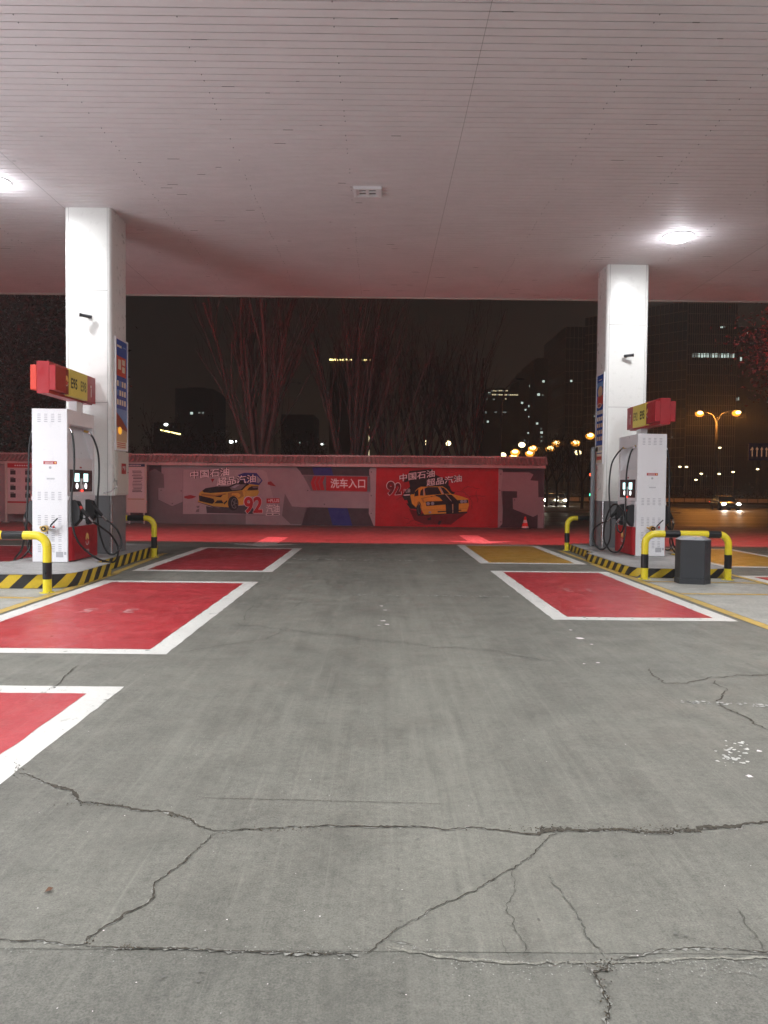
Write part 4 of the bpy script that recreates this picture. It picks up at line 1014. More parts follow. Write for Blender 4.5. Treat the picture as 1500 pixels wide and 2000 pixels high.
mu.ell(*A1, (718, 622), 78, 106, M['w_black'], 12); mu.ell(*A1, (735, 622), 48, 78, M['w_mid'], 13); mu.ell(*A1, (738, 622), 40, 68, M['w_black'], 13.6)
for a in range(5):
    an = a*2*PI/5; mu.line(*A1, [(738, 622), (738+40*math.cos(an), 622+68*math.sin(an))], .03, M['w_mid'], 14.2)
mu.line(*A1, [(905, 440), (900, 530)], .01, M['w_gold2'], 11); mu.line(*A1, [(860, 440), (1080, 432)], .012, M['w_gold2'], 11)
mu.txt(*A1, '92', (868, 782), (1152, 778), (868, 518), M['w_white'], 15, .05)
mu.txt(*A1, '92', (876, 774), (1146, 770), (876, 526), M['w_red'], 16, .035)
mu.xy(*A1, [(1205, 552), (1395, 548), (1395, 618), (1205, 622)], M['w_red'], 8)
mu.txt(*A1, '+PLUS', (1225, 610), (1388, 606), (1225, 562), M['w_white'], 9, .01)
mu.txt(*A1, '汽油', (1200, 760), (1395, 757), (1200, 640), M['w_white'], 9, .008)
mu.xy(*A1, [(1196, 772), (1396, 770), (1396, 798), (1196, 800)], M['w_white'], 8)
mu.xy(*A1, [(1206, 778), (1285, 777), (1285, 792), (1206, 793)], M['w_dark'], 9); mu.xy(*A1, [(1305, 777), (1386, 776), (1386, 791), (1305, 792)], M['w_dark'], 9)
mu.b.build('grey_car_mural', wl)
# mural two: orange striped car bursting through red
mu = Mural(); A2 = (740, 900, 6.818)
mu.xy(*A2, [(410, 135), (700, 110), (760, 190), (930, 260), (930, 330), (1030, 400), (990, 450), (900, 470), (600, 480), (500, 640), (420, 640), (360, 560), (310, 470), (350, 400), (410, 350), (330, 290)], M['w_black'], 5)
for pts in ([(335, 290), (400, 270), (415, 350), (330, 340)], [(320, 530), (375, 520), (392, 570), (340, 560)], [(940, 330), (1000, 350), (1010, 400), (960, 390)], [(960, 395), (1000, 380), (1040, 410), (990, 415)]):
    mu.xy(*A2, pts, M['w_red'], 6)
mu.xy(*A2, [(400, 640), (600, 700), (900, 715), (1180, 690), (1050, 780), (960, 850), (620, 850), (470, 790)], M['w_dkred'], 5)
mu.xy(*A2, [(640, 770), (700, 745), (690, 790), (655, 790)], M['w_black'], 6); mu.xy(*A2, [(780, 840), (800, 800), (840, 795), (805, 860)], M['w_black'], 6)
mu.xy(*A2, [(600, 700), (1185, 680), (1170, 697), (700, 722), (540, 735)], M['w_black'], 6)
rr = random.Random(4)
for p0, p1 in (((930, 430), (1140, 400)), ((1100, 400), (1180, 340)), ((1180, 340), (1340, 370)), ((1120, 420), (1200, 480)), ((1200, 480), (1240, 560)), ((1240, 560), (1235, 640)), ((1300, 400), (1310, 550)), ((400, 780), (330, 750)), ((470, 790), (360, 850)), ((620, 850), (480, 830)), ((980, 760), (1090, 740)), ((880, 780), (960, 860)), ((700, 790), (560, 830)), ((1200, 480), (1420, 470)), ((310, 470), (230, 520)), ((900, 160), (1040, 140))):
    pts = [p0]
    for k in range(1, 5): pts.append((p0[0]+(p1[0]-p0[0])*k/5+rr.uniform(-12, 12), p0[1]+(p1[1]-p0[1])*k/5+rr.uniform(-12, 12)))
    mu.line(*A2, pts+[p1], .016, M['w_dkred'], 5)
mu.xy(*A2, [(418, 460), (470, 442), (485, 400), (520, 365), (560, 345), (850, 340), (900, 372), (960, 438), (1120, 480), (1188, 505), (1200, 590), (1172, 672), (900, 700), (602, 716), (570, 655), (500, 625), (440, 570)], M['w_orange'], 8)
mu.xy(*A2, [(418, 455), (440, 445), (475, 450), (470, 480), (425, 485)], M['w_orange'], 12)
mu.xy(*A2, [(606, 368), (650, 350), (785, 350), (835, 442), (620, 460)], M['w_black'], 9); mu.line(*A2, [(606, 368), (596, 462)], .03, M['w_grey'], 10); mu.line(*A2, [(808, 350), (858, 442)], .035, M['w_grey'], 10)
mu.xy(*A2, [(820, 348), (868, 360), (945, 440), (868, 440)], M['w_black'], 9)
mu.xy(*A2, [(470, 475), (478, 420), (525, 372), (528, 465)], M['w_black'], 9); mu.xy(*A2, [(545, 462), (555, 400), (590, 368), (588, 462)], M['w_black'], 9)
mu.xy(*A2, [(560, 500), (640, 480), (820, 470), (870, 540), (640, 545), (590, 560)], M['w_orange2'], 8.6); mu.xy(*A2, [(590, 505), (650, 487), (800, 478), (850, 535), (650, 538), (610, 550)], M['w_orange'], 9)
mu.xy(*A2, [(735, 455), (880, 445), (960, 540), (860, 548), (810, 490)], M['w_black'], 10); mu.xy(*A2, [(897, 445), (970, 452), (1052, 530), (975, 540)], M['w_black'], 10)
mu.line(*A2, [(888, 445), (967, 540)], .02, M['w_grey'], 11)
mu.xy(*A2, [(622, 545), (1186, 518), (1192, 560), (632, 602)], M['w_black'], 11)
for q in ((657, 570), (715, 568), (1105, 543), (1150, 540)): mu.ell(*A2, q, 23, 22, M['w_grey'], 12, 14)
mu.xy(*A2, [(888, 580), (975, 572), (978, 696), (896, 702)], M['w_black'], 10); mu.xy(*A2, [(990, 572), (1065, 568), (1062, 692), (992, 696)], M['w_black'], 10); mu.line(*A2, [(982, 574), (985, 695)], .018, M['w_grey'], 11)
mu.xy(*A2, [(780, 672), (1095, 650), (1098, 665), (786, 688)], M['w_black'], 10.6); mu.xy(*A2, [(680, 478), (720, 468), (705, 482)], M['w_black'], 10)
mu.line(*A2, [(575, 655), (890, 652), (1180, 630)], .012, M['w_orange2'], 9.5); mu.line(*A2, [(478, 480), (482, 620)], .012, M['w_orange2'], 9.5)
mu.ell(*A2, (680, 686), 17, 15, M['w_grey'], 11); mu.ell(*A2, (532, 640), 34, 98, M['w_black'], 12); mu.ell(*A2, (536, 640), 18, 66, M['w_mid'], 13); mu.ell(*A2, (537, 640), 14, 56, M['w_black'], 13.6)
mu.xy(*A2, [(495, 620), (510, 560), (535, 545), (575, 650), (560, 640), (535, 560)], M['w_orange2'], 12.6)
mu.ell(*A2, (426, 560), 16, 60, M['w_black'], 7)
mu.txt(*A2, '中国石油', (270, 282), (748, 216), (270, 178), M['w_black'], 7, .07); mu.txt(*A2, '中国石油', (274, 278), (744, 212), (274, 180), M['w_white'], 13, .014)
mu.txt(*A2, '超品汽油', (630, 345), (1108, 281), (630, 243), M['w_black'], 12.6, .07); mu.txt(*A2, '超品汽油', (634, 341), (1104, 277), (634, 245), M['w_white'], 14, .014)
mu.txt(*A2, '9', (98, 470), (218, 462), (98, 270), M['w_white'], 7, .05); mu.txt(*A2, '9', (106, 463), (211, 456), (106, 278), M['w_dkred'], 8, .045)
mu.txt(*A2, '2', (212, 460), (302, 450), (212, 292), M['w_white'], 7, .05); mu.txt(*A2, '2', (219, 453), (296, 444), (219, 300), M['w_dkred'], 8, .045)
mu.txt(*A2, '汽油', (325, 430), (415, 420), (325, 375), M['w_white'], 9, .0); mu.line(*A2, [(330, 458), (415, 452)], .04, M['w_white'], 9)
mu.b.build('red_car_mural', wl)
# notice boards standing before the wall
def board(xa, xb, za, zb, Y, label, kind):
    t = empty('notice_board', ((xa+xb)/2, Y, 0), math.atan2(wdir.y, wdir.x), label, 'notice board')
    w = (xb-xa)/2
    cr = mat('board_cream', (.62, .56, .50), .35); paper = mat('board_paper', (.66, .60, .60), .4)
    b = MB(); b.box(-w, w, -.03, .03, za, zb, cr if kind == 0 else M['cream']); b.build('board_panel', t, .006)
    b = MB()
    if kind == 0:
        b.box(-w+.03, w-.06, -.036, -.031, zb-.12, zb-.02, mat('board_navy', (.02, .03, .10), .4))
        for k in range(9): b.box(-w+.08+k*.055, -w+.12+k*.055, -.038, -.0365, zb-.085, zb-.055, M['logo_white'])
        b.box(-w+.05, w-.08, -.034, -.031, za+.55, zb-.18, paper)
        rr = random.Random(1)
        for k in range(15): b.box(-w+.22+rr.uniform(0, .06), w-.14-rr.uniform(0, .06), -.036, -.0345, zb-.30-k*.055, zb-.285-k*.055+rr.uniform(0, .015), M['bin'])
        b.box(-w+.05, w-.08, -.036, -.031, za+.50, za+.525, M['w_gold2'])
    else:
        rdm = mat('board_red', (.45, .02, .03), .4)
        b.box(-w+.04, w-.04, -.036, -.031, zb-.20, zb-.03, rdm); b.box(-w+.04, w-.04, -.036, -.031, za+.42, za+.48, rdm)
        b.box(-w+.05, w-.05, -.034, -.031, za+.49, zb-.21, paper)
        for k in range(6): b.box(-w+.32+k*.09, -w+.38+k*.09, -.038, -.0365, zb-.14, zb-.09, M['logo_white'])
        for r_ in range(4):
            for c in range(2):
                b.box(-w+.15+c*.58, -w+.36+c*.58, -.036, -.0345, zb-.46-r_*.29, zb-.30-r_*.29, M['bin']); b.box(-w+.15+c*.58, -w+.29+c*.58, -.036, -.0345, zb-.285-r_*.29, zb-.262-r_*.29, M['bin'])
                for q in range(4): b.box(-w+.40+c*.58, -w+.56+c*.58, -.036, -.0345, zb-.44-r_*.29+q*.035, zb-.432-r_*.29+q*.035, M['grey_mark'])
    b.build('printed_sheet', t)
    for sx in (-1, 1):
        b = MB()
        b.tube([(sx*(w+.04 if kind else w-.1), 0, 0), (sx*(w+.04 if kind else w-.1), 0, zb if kind else za+.05)], .045 if kind else .03, 10, M['cream'])
        if kind: b.cyl((sx*(w+.04), 0, 0), (sx*(w+.04), 0, .03), .12, 14, M['cream'])
        b.build('post', t)
board(-9.56, -8.79, .42, 2.27, 29.35, 'cream notice board with navy heading beside the left yellow barrier', 0)
board(-14.15, -12.3, .32, 2.27, 29.5, 'red headed notice board with small pictures behind the E98 pump', 1)
t = empty('warning_stand', (-14.5, 28.8, 0), 0, 'narrow stand with yellow warning sign at the far left edge', 'warning stand')
b = MB(); b.tube([(0, 0, 0), (0, 0, .75)], .025, 8, M['chrome']); b.build('stand_post', t)
b = MB(); b.box(-.16, .16, -.015, .015, .72, 1.10, mat('stand_yellow', (.55, .45, .03), .4)); b.box(-.16, .16, -.017, -.0155, .74, .80, M['black']); b.poly([(-.09, -.018, .83), (.09, -.018, .83), (0, -.018, 1.0)], M['black']); b.box(-.08, .08, -.02, .02, 1.22, 1.36, M['black']); b.box(-.01, .01, -.01, .01, 1.10, 1.22, M['chrome']); b.build('sign_plate', t)
#@@BACKGROUND
# ------------------------------------------------------------------ trees
M['bark'] = paint('bark', (.17, .16, .145), .85, .1, None, 3.0, .4, .25)
M['bark_dk'] = paint('dark_bark', (.10, .085, .07), .85, .1, None, 3.0, .4, .25)
M['leaf_red'] = paint('reddish_leaves', (.17, .065, .045), .6, .15, (.06, .03, .02), 2.0, .1, .45)
M['leaf_dk'] = paint('dark_leaves', (.060, .048, .030), .6, .15, None, 2.0, .1, .4)
def grow(b, rnd, p, d, L, r, depth, m, upk, spread, nchild, out=None, minr=.006):
    n = 4; pts = [p]; q = p.copy(); dd = d.copy()
    for i in range(n):
        dd = (dd + Vector((rnd.gauss(0, .09), rnd.gauss(0, .09), rnd.gauss(0, .03))) + Vector((0, 0, upk))).normalized()
        q = q + dd*L/n; pts.append(q.copy())
    re = max(minr*.6, r*.45)
    b.tube(pts, r, 5 if r > .05 else (4 if r > .02 else 3), m, r1=re, caps=False)
    if out is not None and depth <= 1: out.extend(pts[1:])
    if depth <= 0: return
    for k in range(nchild):
        f = .25+.7*(k+rnd.random())/nchild
        i = min(n-1, int(f*n)); s = pts[i].lerp(pts[i+1], f*n-i)
        a = rnd.uniform(0, 2*PI); side = Vector((math.cos(a), math.sin(a), 0))
        nd = (dd + side*spread*rnd.uniform(.5, 1.2)).normalized()
        rr_ = max(minr, r*(1-.5*f)*.5)
        grow(b, rnd, s, nd, L*rnd.uniform(.38, .62)*(1.1-.35*f), rr_, depth-1, m, upk, spread, max(2, nchild-1), out, minr)
def broom_tree(loc, H, W, seed, label, stems=9, m='bark', depth=2, group=None, trunk=.12, minr=.009, cat='bare tree', nch=6):
    t = empty('bare_tree', loc, 0, label, cat, group)
    rnd = random.Random(seed)
    b = MB(); th = H*trunk; b.tube([(0, 0, -.1), (.03, 0, th*.5), (0, .02, th)], H*.020, 8, M[m], r1=H*.016); b.build('trunk', t)
    b = MB()
    for k in range(stems):
        a = 2*PI*k/stems+rnd.uniform(-.3, .3); e = rnd.uniform(.25, 1.25)*W/H if k else .03
        d = Vector((math.cos(a)*e, math.sin(a)*e*.8, 1)).normalized()
        # start steeper outward, then bend up
        p0 = Vector((0, 0, th*rnd.uniform(.75, 1.0)))
        grow(b, rnd, p0, d, H*rnd.uniform(.62, .95)*(1-trunk), H*.0100*rnd.uniform(.7, 1.1), depth, M[m], .12, .36, nch, None, minr)
    b.build('crown', t); return t
def small_tree(loc, H, seed, label, group, m='bark_dk', leaves=0, minr=.02):
    t = empty('street_tree', loc, 0, label, 'street tree', group)
    rnd = random.Random(seed); b = MB(); th = H*.36
    b.tube([(0, 0, -.1), (.04, 0, th*.5), (.02, .02, th)], H*.021, 7, M[m], r1=H*.017); b.build('trunk', t)
    b = MB(); out = []
    for k in range(7):
        a = 2*PI*k/7+rnd.uniform(-.3, .3); e = rnd.uniform(.25, .75)
        grow(b, rnd, Vector((.02, .02, th*rnd.uniform(.9, 1))), Vector((math.cos(a)*e, math.sin(a)*e, 1)).normalized(), H*rnd.uniform(.42, .62), H*.009, 2, M[m], .06, .55, 5, out, minr)
    for _ in range(leaves):
        c = rnd.choice(out)+Vector((rnd.gauss(0, .08), rnd.gauss(0, .08), rnd.gauss(0, .08))); s_ = rnd.uniform(.05, .11)
        u = Vector((rnd.gauss(0, 1), rnd.gauss(0, 1), rnd.gauss(0, 1))).normalized(); v = u.orthogonal().normalized()
        b.add([c-u*s_, c+v*s_*.6, c+u*s_, c-v*s_*.6], [(0, 1, 2, 3)], M[m])
    b.build('crown', t); return t
def leafy_tree(loc, H, R_, zc, label, m, n, seed, ls=.10, clumps=60):
    t = empty('leafy_tree', loc, 0, label, 'leafy tree')
    rnd = random.Random(seed); b = MB(); b.tube([(0, 0, -.2), (.1, 0, H*.3), (0, .1, H*.75)], .17, 9, M['bark'], r1=.06); 
    tr = b.build('trunk', t); b = MB()
    cs = []
    for k in range(clumps):
        while True:
            v = Vector((rnd.uniform(-1, 1), rnd.uniform(-1, 1), rnd.uniform(-1, 1)))
            if .25 < v.length < 1: break
        c = Vector((v.x*R_, v.y*R_, zc+v.z*(H-zc))); cs.append(c)
        s = Vector((0, 0, max(.6, min(H*.75, c.z-R_*.5)))); mid = s.lerp(c, .5)+Vector((rnd.gauss(0, .2), rnd.gauss(0, .2), .1))
        b.tube([s, mid, c], .035, 4, M['bark'], r1=.008, caps=False)
    for _ in range(n):
        c = rnd.choice(cs); cr_ = R_*.20
        p = c+Vector((rnd.gauss(0, cr_), rnd.gauss(0, cr_), rnd.gauss(0, cr_*.8))); s_ = ls*rnd.uniform(.5, 1.3)
        u = Vector((rnd.gauss(0, 1), rnd.gauss(0, 1), rnd.gauss(0, .7))).normalized(); v = u.cross(Vector((rnd.gauss(0, 1), rnd.gauss(0, 1), rnd.gauss(0, 1)))).normalized()
        b.add([p-u*s_, p+v*s_*.45, p+u*s_, p-v*s_*.45], [(0, 1, 2, 3)], M[m])
    b.build('crown', t); return t
def gx(x, Y): return (ray(x, 950).x/ray(x, 950).y)*Y
G1 = 'bare broom shaped trees behind the wall'
broom_tree((gx(507, 34), 34, 0), 11.5, 4.0, 21, 'tallest bare tree with a thick straight stem, left of centre behind the wall', 12, group=G1, trunk=.17, nch=6)
broom_tree((gx(690, 36), 36, 0), 11.5, 4.6, 22, 'wide bare tree in front of the tower with the lit yellow roof line', 13, group=G1, trunk=.12, m='bark', nch=6)
broom_tree((gx(757, 38), 38, 0), 9.8, 3.6, 23, 'bare tree just right of the tower with the lit yellow roof line', 11, group=G1, trunk=.17)
broom_tree((gx(828, 40), 40, -.1), 9.6, 3.9, 24, 'bare tree behind the wall above the red car mural', 10, m='bark_dk', group=G1, trunk=.16)
broom_tree((gx(903, 41), 41, -.1), 9.6, 4.4, 25, 'bare tree nearest the right end of the wall', 11, m='bark_dk', group=G1, trunk=.16)
G2 = 'leafless scrub beyond the wall'
for k, (x, Y, H) in enumerate(((318, 52, 6.2), (362, 60, 5.0), (410, 50, 5.6), (448, 56, 5.4), (585, 55, 5.8), (625, 60, 5.0), (275, 58, 4.6))):
    lab = ('low dark scrub tree by the slanting yellow light strip', 'low dark scrub tree under the dark blue block', 'low dark scrub tree right of the dark blue block', 'low dark scrub tree left of the tallest bare tree', 'low dark scrub tree right of the tallest bare tree', 'low dark scrub tree left of the tower with the lit roof line', 'low dark scrub tree next to the E98 pump pillar')[k]
    tt = small_tree((gx(x, Y), Y, -.3), H, 40+k, lab, G2, 'bark_dk', 260, .012)
leafy_tree((gx(20, 33.5), 33.5, 0), 10.8, 2.7, 6.4, 'dark leafy tree with reddish glow at the far left behind the wall', 'leaf_dk', 9000, 31, .12, 90)
leafy_tree((gx(118, 35.5), 35.5, 0), 10.6, 2.2, 6.6, 'dark leafy tree partly hidden by the E98 pump pillar', 'leaf_dk', 6000, 32, .12, 70)
leafy_tree((14.75, 25.2, 0), 8.6, 2.7, 6.4, 'tree with dull red leaves reaching in at the right edge', 'leaf_red', 14000, 33, .075, 60)
G3 = 'young street trees on the verge'
for k, (x, yb, Y, H) in enumerate(((1068, 985, 84, 7.6), (1087, 987, 80, 6.9), (1109, 990, 76, 7.4), (1137, 993, 71, 7.2))):
    lab = ('young street tree hard against the end of the wall', 'young street tree between the headlights', 'young street tree right of the dazzling headlights', 'young street tree nearest the E92 pump pillar')[k]
    small_tree((gx(x, Y), Y, -.5), H, 60+k, lab, G3, 'bark_dk', 420, .018)
# verge, kerb and far side of the road
vg = MB(); M['verge'] = paint('dry_verge', (.11, .075, .040), .9, .2, (.05, .04, .03), 4.0, .3, .3)
vg.box(gx(1040, 66), gx(1290, 66), 62, 79, -.53, -.36, M['verge']); vg.build('verge', kind='structure')
kb = MB(); kb.box(gx(1040, 66), gx(1292, 66), 61.7, 61.98, -.53, -.34, M['ledge']); kb.build('kerb', kind='structure')
pv = MB(); pv.box(8, 420, 112, 150, -.55, -.38, M['earth']); pv.build('pavement', kind='structure')
# low fence with pale panels across the road
fc = empty('low_fence', (gx(1400, 111), 111, -.55), 0, 'low pale panelled fence along the far side of the road', 'fence')
b = MB()
for k in range(-18, 26): b.box(k*1.5, k*1.5+1.36, 0, .08, .25, .78, M['ledge'])
b.build('fence_panels', fc)
b = MB(); b.box(-27, 39, -.02, .10, .80, .88, M['bin']); b.build('rail', fc)
hd = MB(); rnd = random.Random(8)
for _ in range(5000):
    c = Vector((rnd.uniform(10, 95), 118+rnd.gauss(0, 2.2), -.4+abs(rnd.gauss(0, .9)))); s_ = rnd.uniform(.12, .3)
    u = Vector((rnd.gauss(0, 1), rnd.gauss(0, 1), rnd.gauss(0, 1))).normalized(); v = u.orthogonal().normalized()
    hd.add([c-u*s_, c+v*s_*.5, c+u*s_, c-v*s_*.5], [(0, 1, 2, 3)], M['leaf_dk'])
hd.build('hedge', label='dark hedge along the far side of the road', cat='hedge', kind='stuff')
# ------------------------------------------------------------------ street lamps
M['lamp_amber'] = mat('amber_lamp_halo', (.9, .5, .1), .3, emit=(1.0, .36, .035), estr=1.5)  # colour of the amber halo round each street lamp
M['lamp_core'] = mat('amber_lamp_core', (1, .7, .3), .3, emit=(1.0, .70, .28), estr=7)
M['lamp_pale'] = mat('pale_lamp', (.9, .8, .5), .3, emit=(1.0, .80, .42), estr=5)
M['lamp_off'] = mat('unlit_lamp', (.05, .05, .05), .4)
M['pole'] = metalp('galvanised_pole', (.20, .19, .18), .5)
def arm_lamp(t, hgt, side, reach, mm, s=1.0, glow=0, col=(1, .36, .06), drop=.0):
    b = MB(); b.tube([(0, 0, hgt*.90), (side*reach*.25, 0, hgt*.975), (side*reach*.65, 0, hgt), (side*reach, 0, hgt+.03)], .075*s, 8, M['pole'], r1=.05*s); b.build('arm', t)
    b = MB(); b.ball((side*(reach+.3*s), 0, hgt), .38*s, M['lamp_off'], 10, 6, (1, .45, .3)); ld_ = b.build('lamp_head', t)
    b = MB(); b.ball((side*(reach+.26*s), 0, hgt-.16*s), .42*s, mm, 12, 8, (1.0, .55, .72)); b.build('halo_glass', ld_)  # oversized glass: the lamp's halo built as a glowing shape
    b = MB(); b.ball((side*(reach+.32*s), -.30*s, hgt-.10*s), .24*s, M['lamp_core'], 10, 6, (1.1, .5, .6)); b.build('halo_core', ld_)  # bright middle of the halo, set forward out of the glass
    if glow:
        l = bpy.data.lights.new('street_light', 'POINT'); l.energy = glow; l.color = col; l.shadow_soft_size = .2
        o = bpy.data.objects.new('street_light', l); COL.objects.link(o); o.parent = t; o.location = (side*(reach+.28), 0, hgt-.45)
G4 = 'street lamps along the road'
dl = empty('street_lamp', (gx(1397, 92), 92, -.55), 0, 'tall double armed amber street lamp behind the silver car', 'street lamp', G4)
b = MB(); b.tube([(0, 0, 0), (0, 0, 10.6)], .17, 10, M['pole'], r1=.10); b.build('pole', dl)
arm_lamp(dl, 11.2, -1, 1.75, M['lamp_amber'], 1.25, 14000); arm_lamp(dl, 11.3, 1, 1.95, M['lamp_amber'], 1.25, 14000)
lamps = [(1152, 848, 0), (1128, 884, 1), (1125, 862, 0), (1088, 863, 0), (1076, 873, 0), (1042, 873, 0), (1037, 882, 0), (1018, 869, 1), (1008, 880, 0), (1006, 889, 0), (981, 889, 1), (873, 866, 1), (833, 865, 1)]
names = ['highest amber street lamp beside the E92 pump pillar poster', 'pale street lamp over the tree nearest the E92 pump pillar', 'amber street lamp above the pale lamp near the E92 pump pillar', 'amber street lamp above the tree between the headlights', 'amber street lamp above the end of the wall', 'larger amber street lamp just left of the wall end', 'small amber street lamp below the larger one left of the wall end', 'pale globe street lamp on a short post above the wall', 'amber street lamp left of the pale globe lamp', 'small amber street lamp low on the wall coping near its right end', 'pale street lamp farthest along the wall coping', 'yellow street lamp between the two right hand bare trees', 'small pale street lamp seen through the bare tree over the red mural']
for (x, y, k), nm in zip(lamps, names):
    H = 9.6 if k == 0 else 7.5
    hor = 950+(x-744)*.0098
    Y = (H-.55-CAM_H)*FPX/max(30, hor-y); Y = min(Y, 190)
    z = CAM_H+(hor-y)/FPX*Y
    t = empty('street_lamp', (gx(x, Y)+(1.2 if k == 0 else 0), Y, -.55), 0, nm, 'street lamp', G4)
    s = Y/95
    b = MB(); b.tube([(0, 0, 0), (0, 0, z+.55-.3)], .09*s, 7, M['pole'], r1=.05*s); b.build('pole', t)
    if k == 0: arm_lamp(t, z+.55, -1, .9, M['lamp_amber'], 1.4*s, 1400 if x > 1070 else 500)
    else:
        b = MB(); b.ball((0, 0, z+.55), .42*s, M['lamp_pale'], 10, 6, (1, .7, .75)); b.build('lamp_globe', t)
# small pale lamps and lights across the road on the right
for (x, y), nm in zip(((1404, 874), (1404, 925), (1369, 925), (1340, 912), (1327, 912), (1431, 921), (1479, 915), (1359, 937)),
    ('pale lamp beside the pole of the double street lamp', 'low pale lamp right of the double lamp pole', 'low pale lamp left of the double lamp pole', 'pale lamp right of a pair over the hedge', 'pale lamp left of a pair over the hedge', 'faint small lamp right of the double lamp', 'pale lamp below the blue lane sign', 'lowest pale lamp over the hedge')):
    Y = 125; hor = 956; z = CAM_H+(hor-y)/FPX*Y
    t = empty('garden_lamp', (gx(x, Y), Y, -.55), 0, nm, 'lamp', 'pale post lamps across the road')
    b = MB(); b.tube([(0, 0, 0), (0, 0, z+.4)], .06, 6, M['pole']); b.build('pole', t)
    b = MB(); b.ball((0, 0, z+.55), .20, M['lamp_pale'], 8, 6, (1.3, 1, .6)); b.build('lamp_globe', t)
hl = empty('street_lamp', (gx(975, 62), 62, -.5), 0, 'unlit tall single arm street lamp above the right end of the wall', 'street lamp', G4)
b = MB(); b.tube([(0, 0, 0), (.1, 0, 8.8), (.35, 0, 9.8), (1.0, 0, 10.4), (1.4, 0, 10.55)], .09, 8, M['pole'], r1=.05); b.build('pole', hl)
b = MB(); b.ball((1.55, 0, 10.62), .38, M['lamp_off'], 10, 6, (1, .4, .2)); b.build('lamp_head', hl)
# thin pole seen through the tallest tree
# ------------------------------------------------------------------ traffic lights, lane sign, crane
M['tl_green'] = mat('green_signal', (.1, .6, .3), .3, emit=(.08, 1.0, .50), estr=6); M['tl_red'] = mat('red_signal', (.6, .05, .03), .3, emit=(1, .08, .03), estr=7)
def signal(x, y, Y, mm, label):
    z = CAM_H+(954-y)/FPX*Y
    t = empty('traffic_light', (gx(x, Y), Y, -.5), 0, label, 'traffic light')
    b = MB(); b.tube([(0, .1, 0), (0, .1, z+.9)], .06, 8, M['pole']); b.build('pole', t)
    b = MB(); b.box(-.17, .17, -.12, .12, z+.0, z+1.1, M['lamp_off']); hs = b.build('housing', t)
    b = MB(); b.cyl((0, -.125, z+.5), (0, -.15, z+.5), .17, 14, mm); b.build('signal_lens', hs)
signal(1154.5, 966, 66, M['tl_green'], 'green traffic light beside the E92 pump pillar'); signal(1153, 927, 90, M['tl_red'], 'red traffic light above the green one beside the E92 pump pillar')
sgn_ = empty('lane_sign', (gx(1486, 82), 82, -.5), 0, 'blue lane direction sign with white arrows at the right edge', 'road sign')
zz = CAM_H+(957-882)/FPX*82+.5
b = MB(); w_, h_ = 1.35, .90; b.box(-w_, w_, -.04, .04, zz-h_, zz+h_, mat('sign_blue', (.03, .06, .45), .4)); pn = b.build('sign_panel', sgn_)
b = MB(); ar_ = mat('sign_arrow', (.80, .62, .50), .5, emit=(.9, .45, .25), estr=.25)
for k in range(5):
    x_ = -w_+.33+k*.50
    b.box(x_-.055, x_+.055, -.045, -.041, zz-.5, zz+.25, ar_); b.poly([(x_-.17, -.044, zz+.22), (x_+.17, -.044, zz+.22), (x_, -.044, zz+.52)], ar_)
    if k in (0, 4): b.box(min(x_, x_-.22 if k == 0 else x_+.22), max(x_, x_-.22 if k == 0 else x_+.22), -.047, -.0455, zz+.15, zz+.24, ar_)
b.build('lane_arrows', pn)
b = MB(); b.box(-w_-.10, -w_-.04, -.05, .05, zz-h_*1.0, zz+h_*.9, M['ledge']); b.box(-w_-1.2, -w_-.10, -.03, .03, zz-.66, zz-.60, M['pole']); b.box(-w_-1.2, -w_-.10, -.03, .03, zz+.62, zz+.68, M['pole'])
b.box(w_+.1, 6.0, -.05, .05, zz-.03, zz+.07, M['pole']); b.tube([(6.0, 0, 0), (6.0, 0, zz+.6)], .14, 8, M['pole']); b.build('sign_frame', sgn_)
cr = empty('tower_crane', (gx(537, 300), 300, -.5), 0, 'faint distant tower crane behind the tallest bare tree', 'crane')
M['crane'] = mat('crane_steel', (.05, .045, .04), .7)
b = MB(); zc_ = CAM_H+(948-748)/FPX*300
for dx in (-.6, .6): b.box(dx-.1, dx+.1, -.1, .1, 0, zc_+.5+4, M['crane'])
for k in range(22): b.tube([(-.6, 0, k*1.9), (.6, 0, (k+1)*1.9)], .07, 4, M['crane'], smooth=False)
b.build('mast', cr)
b = MB(); b.box(-5, 9.5, -.1, .1, zc_+.5, zc_+.75, M['crane']); b.box(-1, 9, -.1, .1, zc_+1.5, zc_+1.62, M['crane'])
for k in range(8): b.tube([(-1+k*1.25, 0, zc_+.6), (-1+(k+1)*1.25, 0, zc_+1.5)], .06, 4, M['crane'], smooth=False)
b.build('jib', cr); b = MB(); b.box(8.6, 9.8, -.4, .4, zc_-.2, zc_+.7, M['crane']); b.build('counterweight', cr)
# ------------------------------------------------------------------ buildings
M['win_w'] = mat('lit_window', (.6, .65, .6), .4, emit=(.80, 1.0, .90), estr=1.0)
M['win_y'] = mat('lit_window_warm', (.7, .6, .4), .4, emit=(1.0, .85, .5), estr=.9)
M['win_d'] = mat('dim_window', (.3, .3, .3), .4, emit=(.6, .7, .66), estr=.28)
M['strip_y'] = mat('yellow_light_strip', (.9, .8, .3), .4, emit=(1.0, .84, .32), estr=5)
M['b_glass'] = mat('dark_facade_glass', (.018, .017, .018), .35); M['b_line'] = mat('facade_ledge', (.45, .36, .30), .7)
M['b_dark'] = paint('dark_facade', (.050, .042, .036), .8, .05, None, .2, 0, .2); M['b_blue'] = paint('dark_blue_facade', (.030, .040, .060), .8, .05, None, .2, 0, .2)
M['b_brown'] = paint('brown_facade', (.085, .060, .038), .8, .05, None, .2, 0, .2)
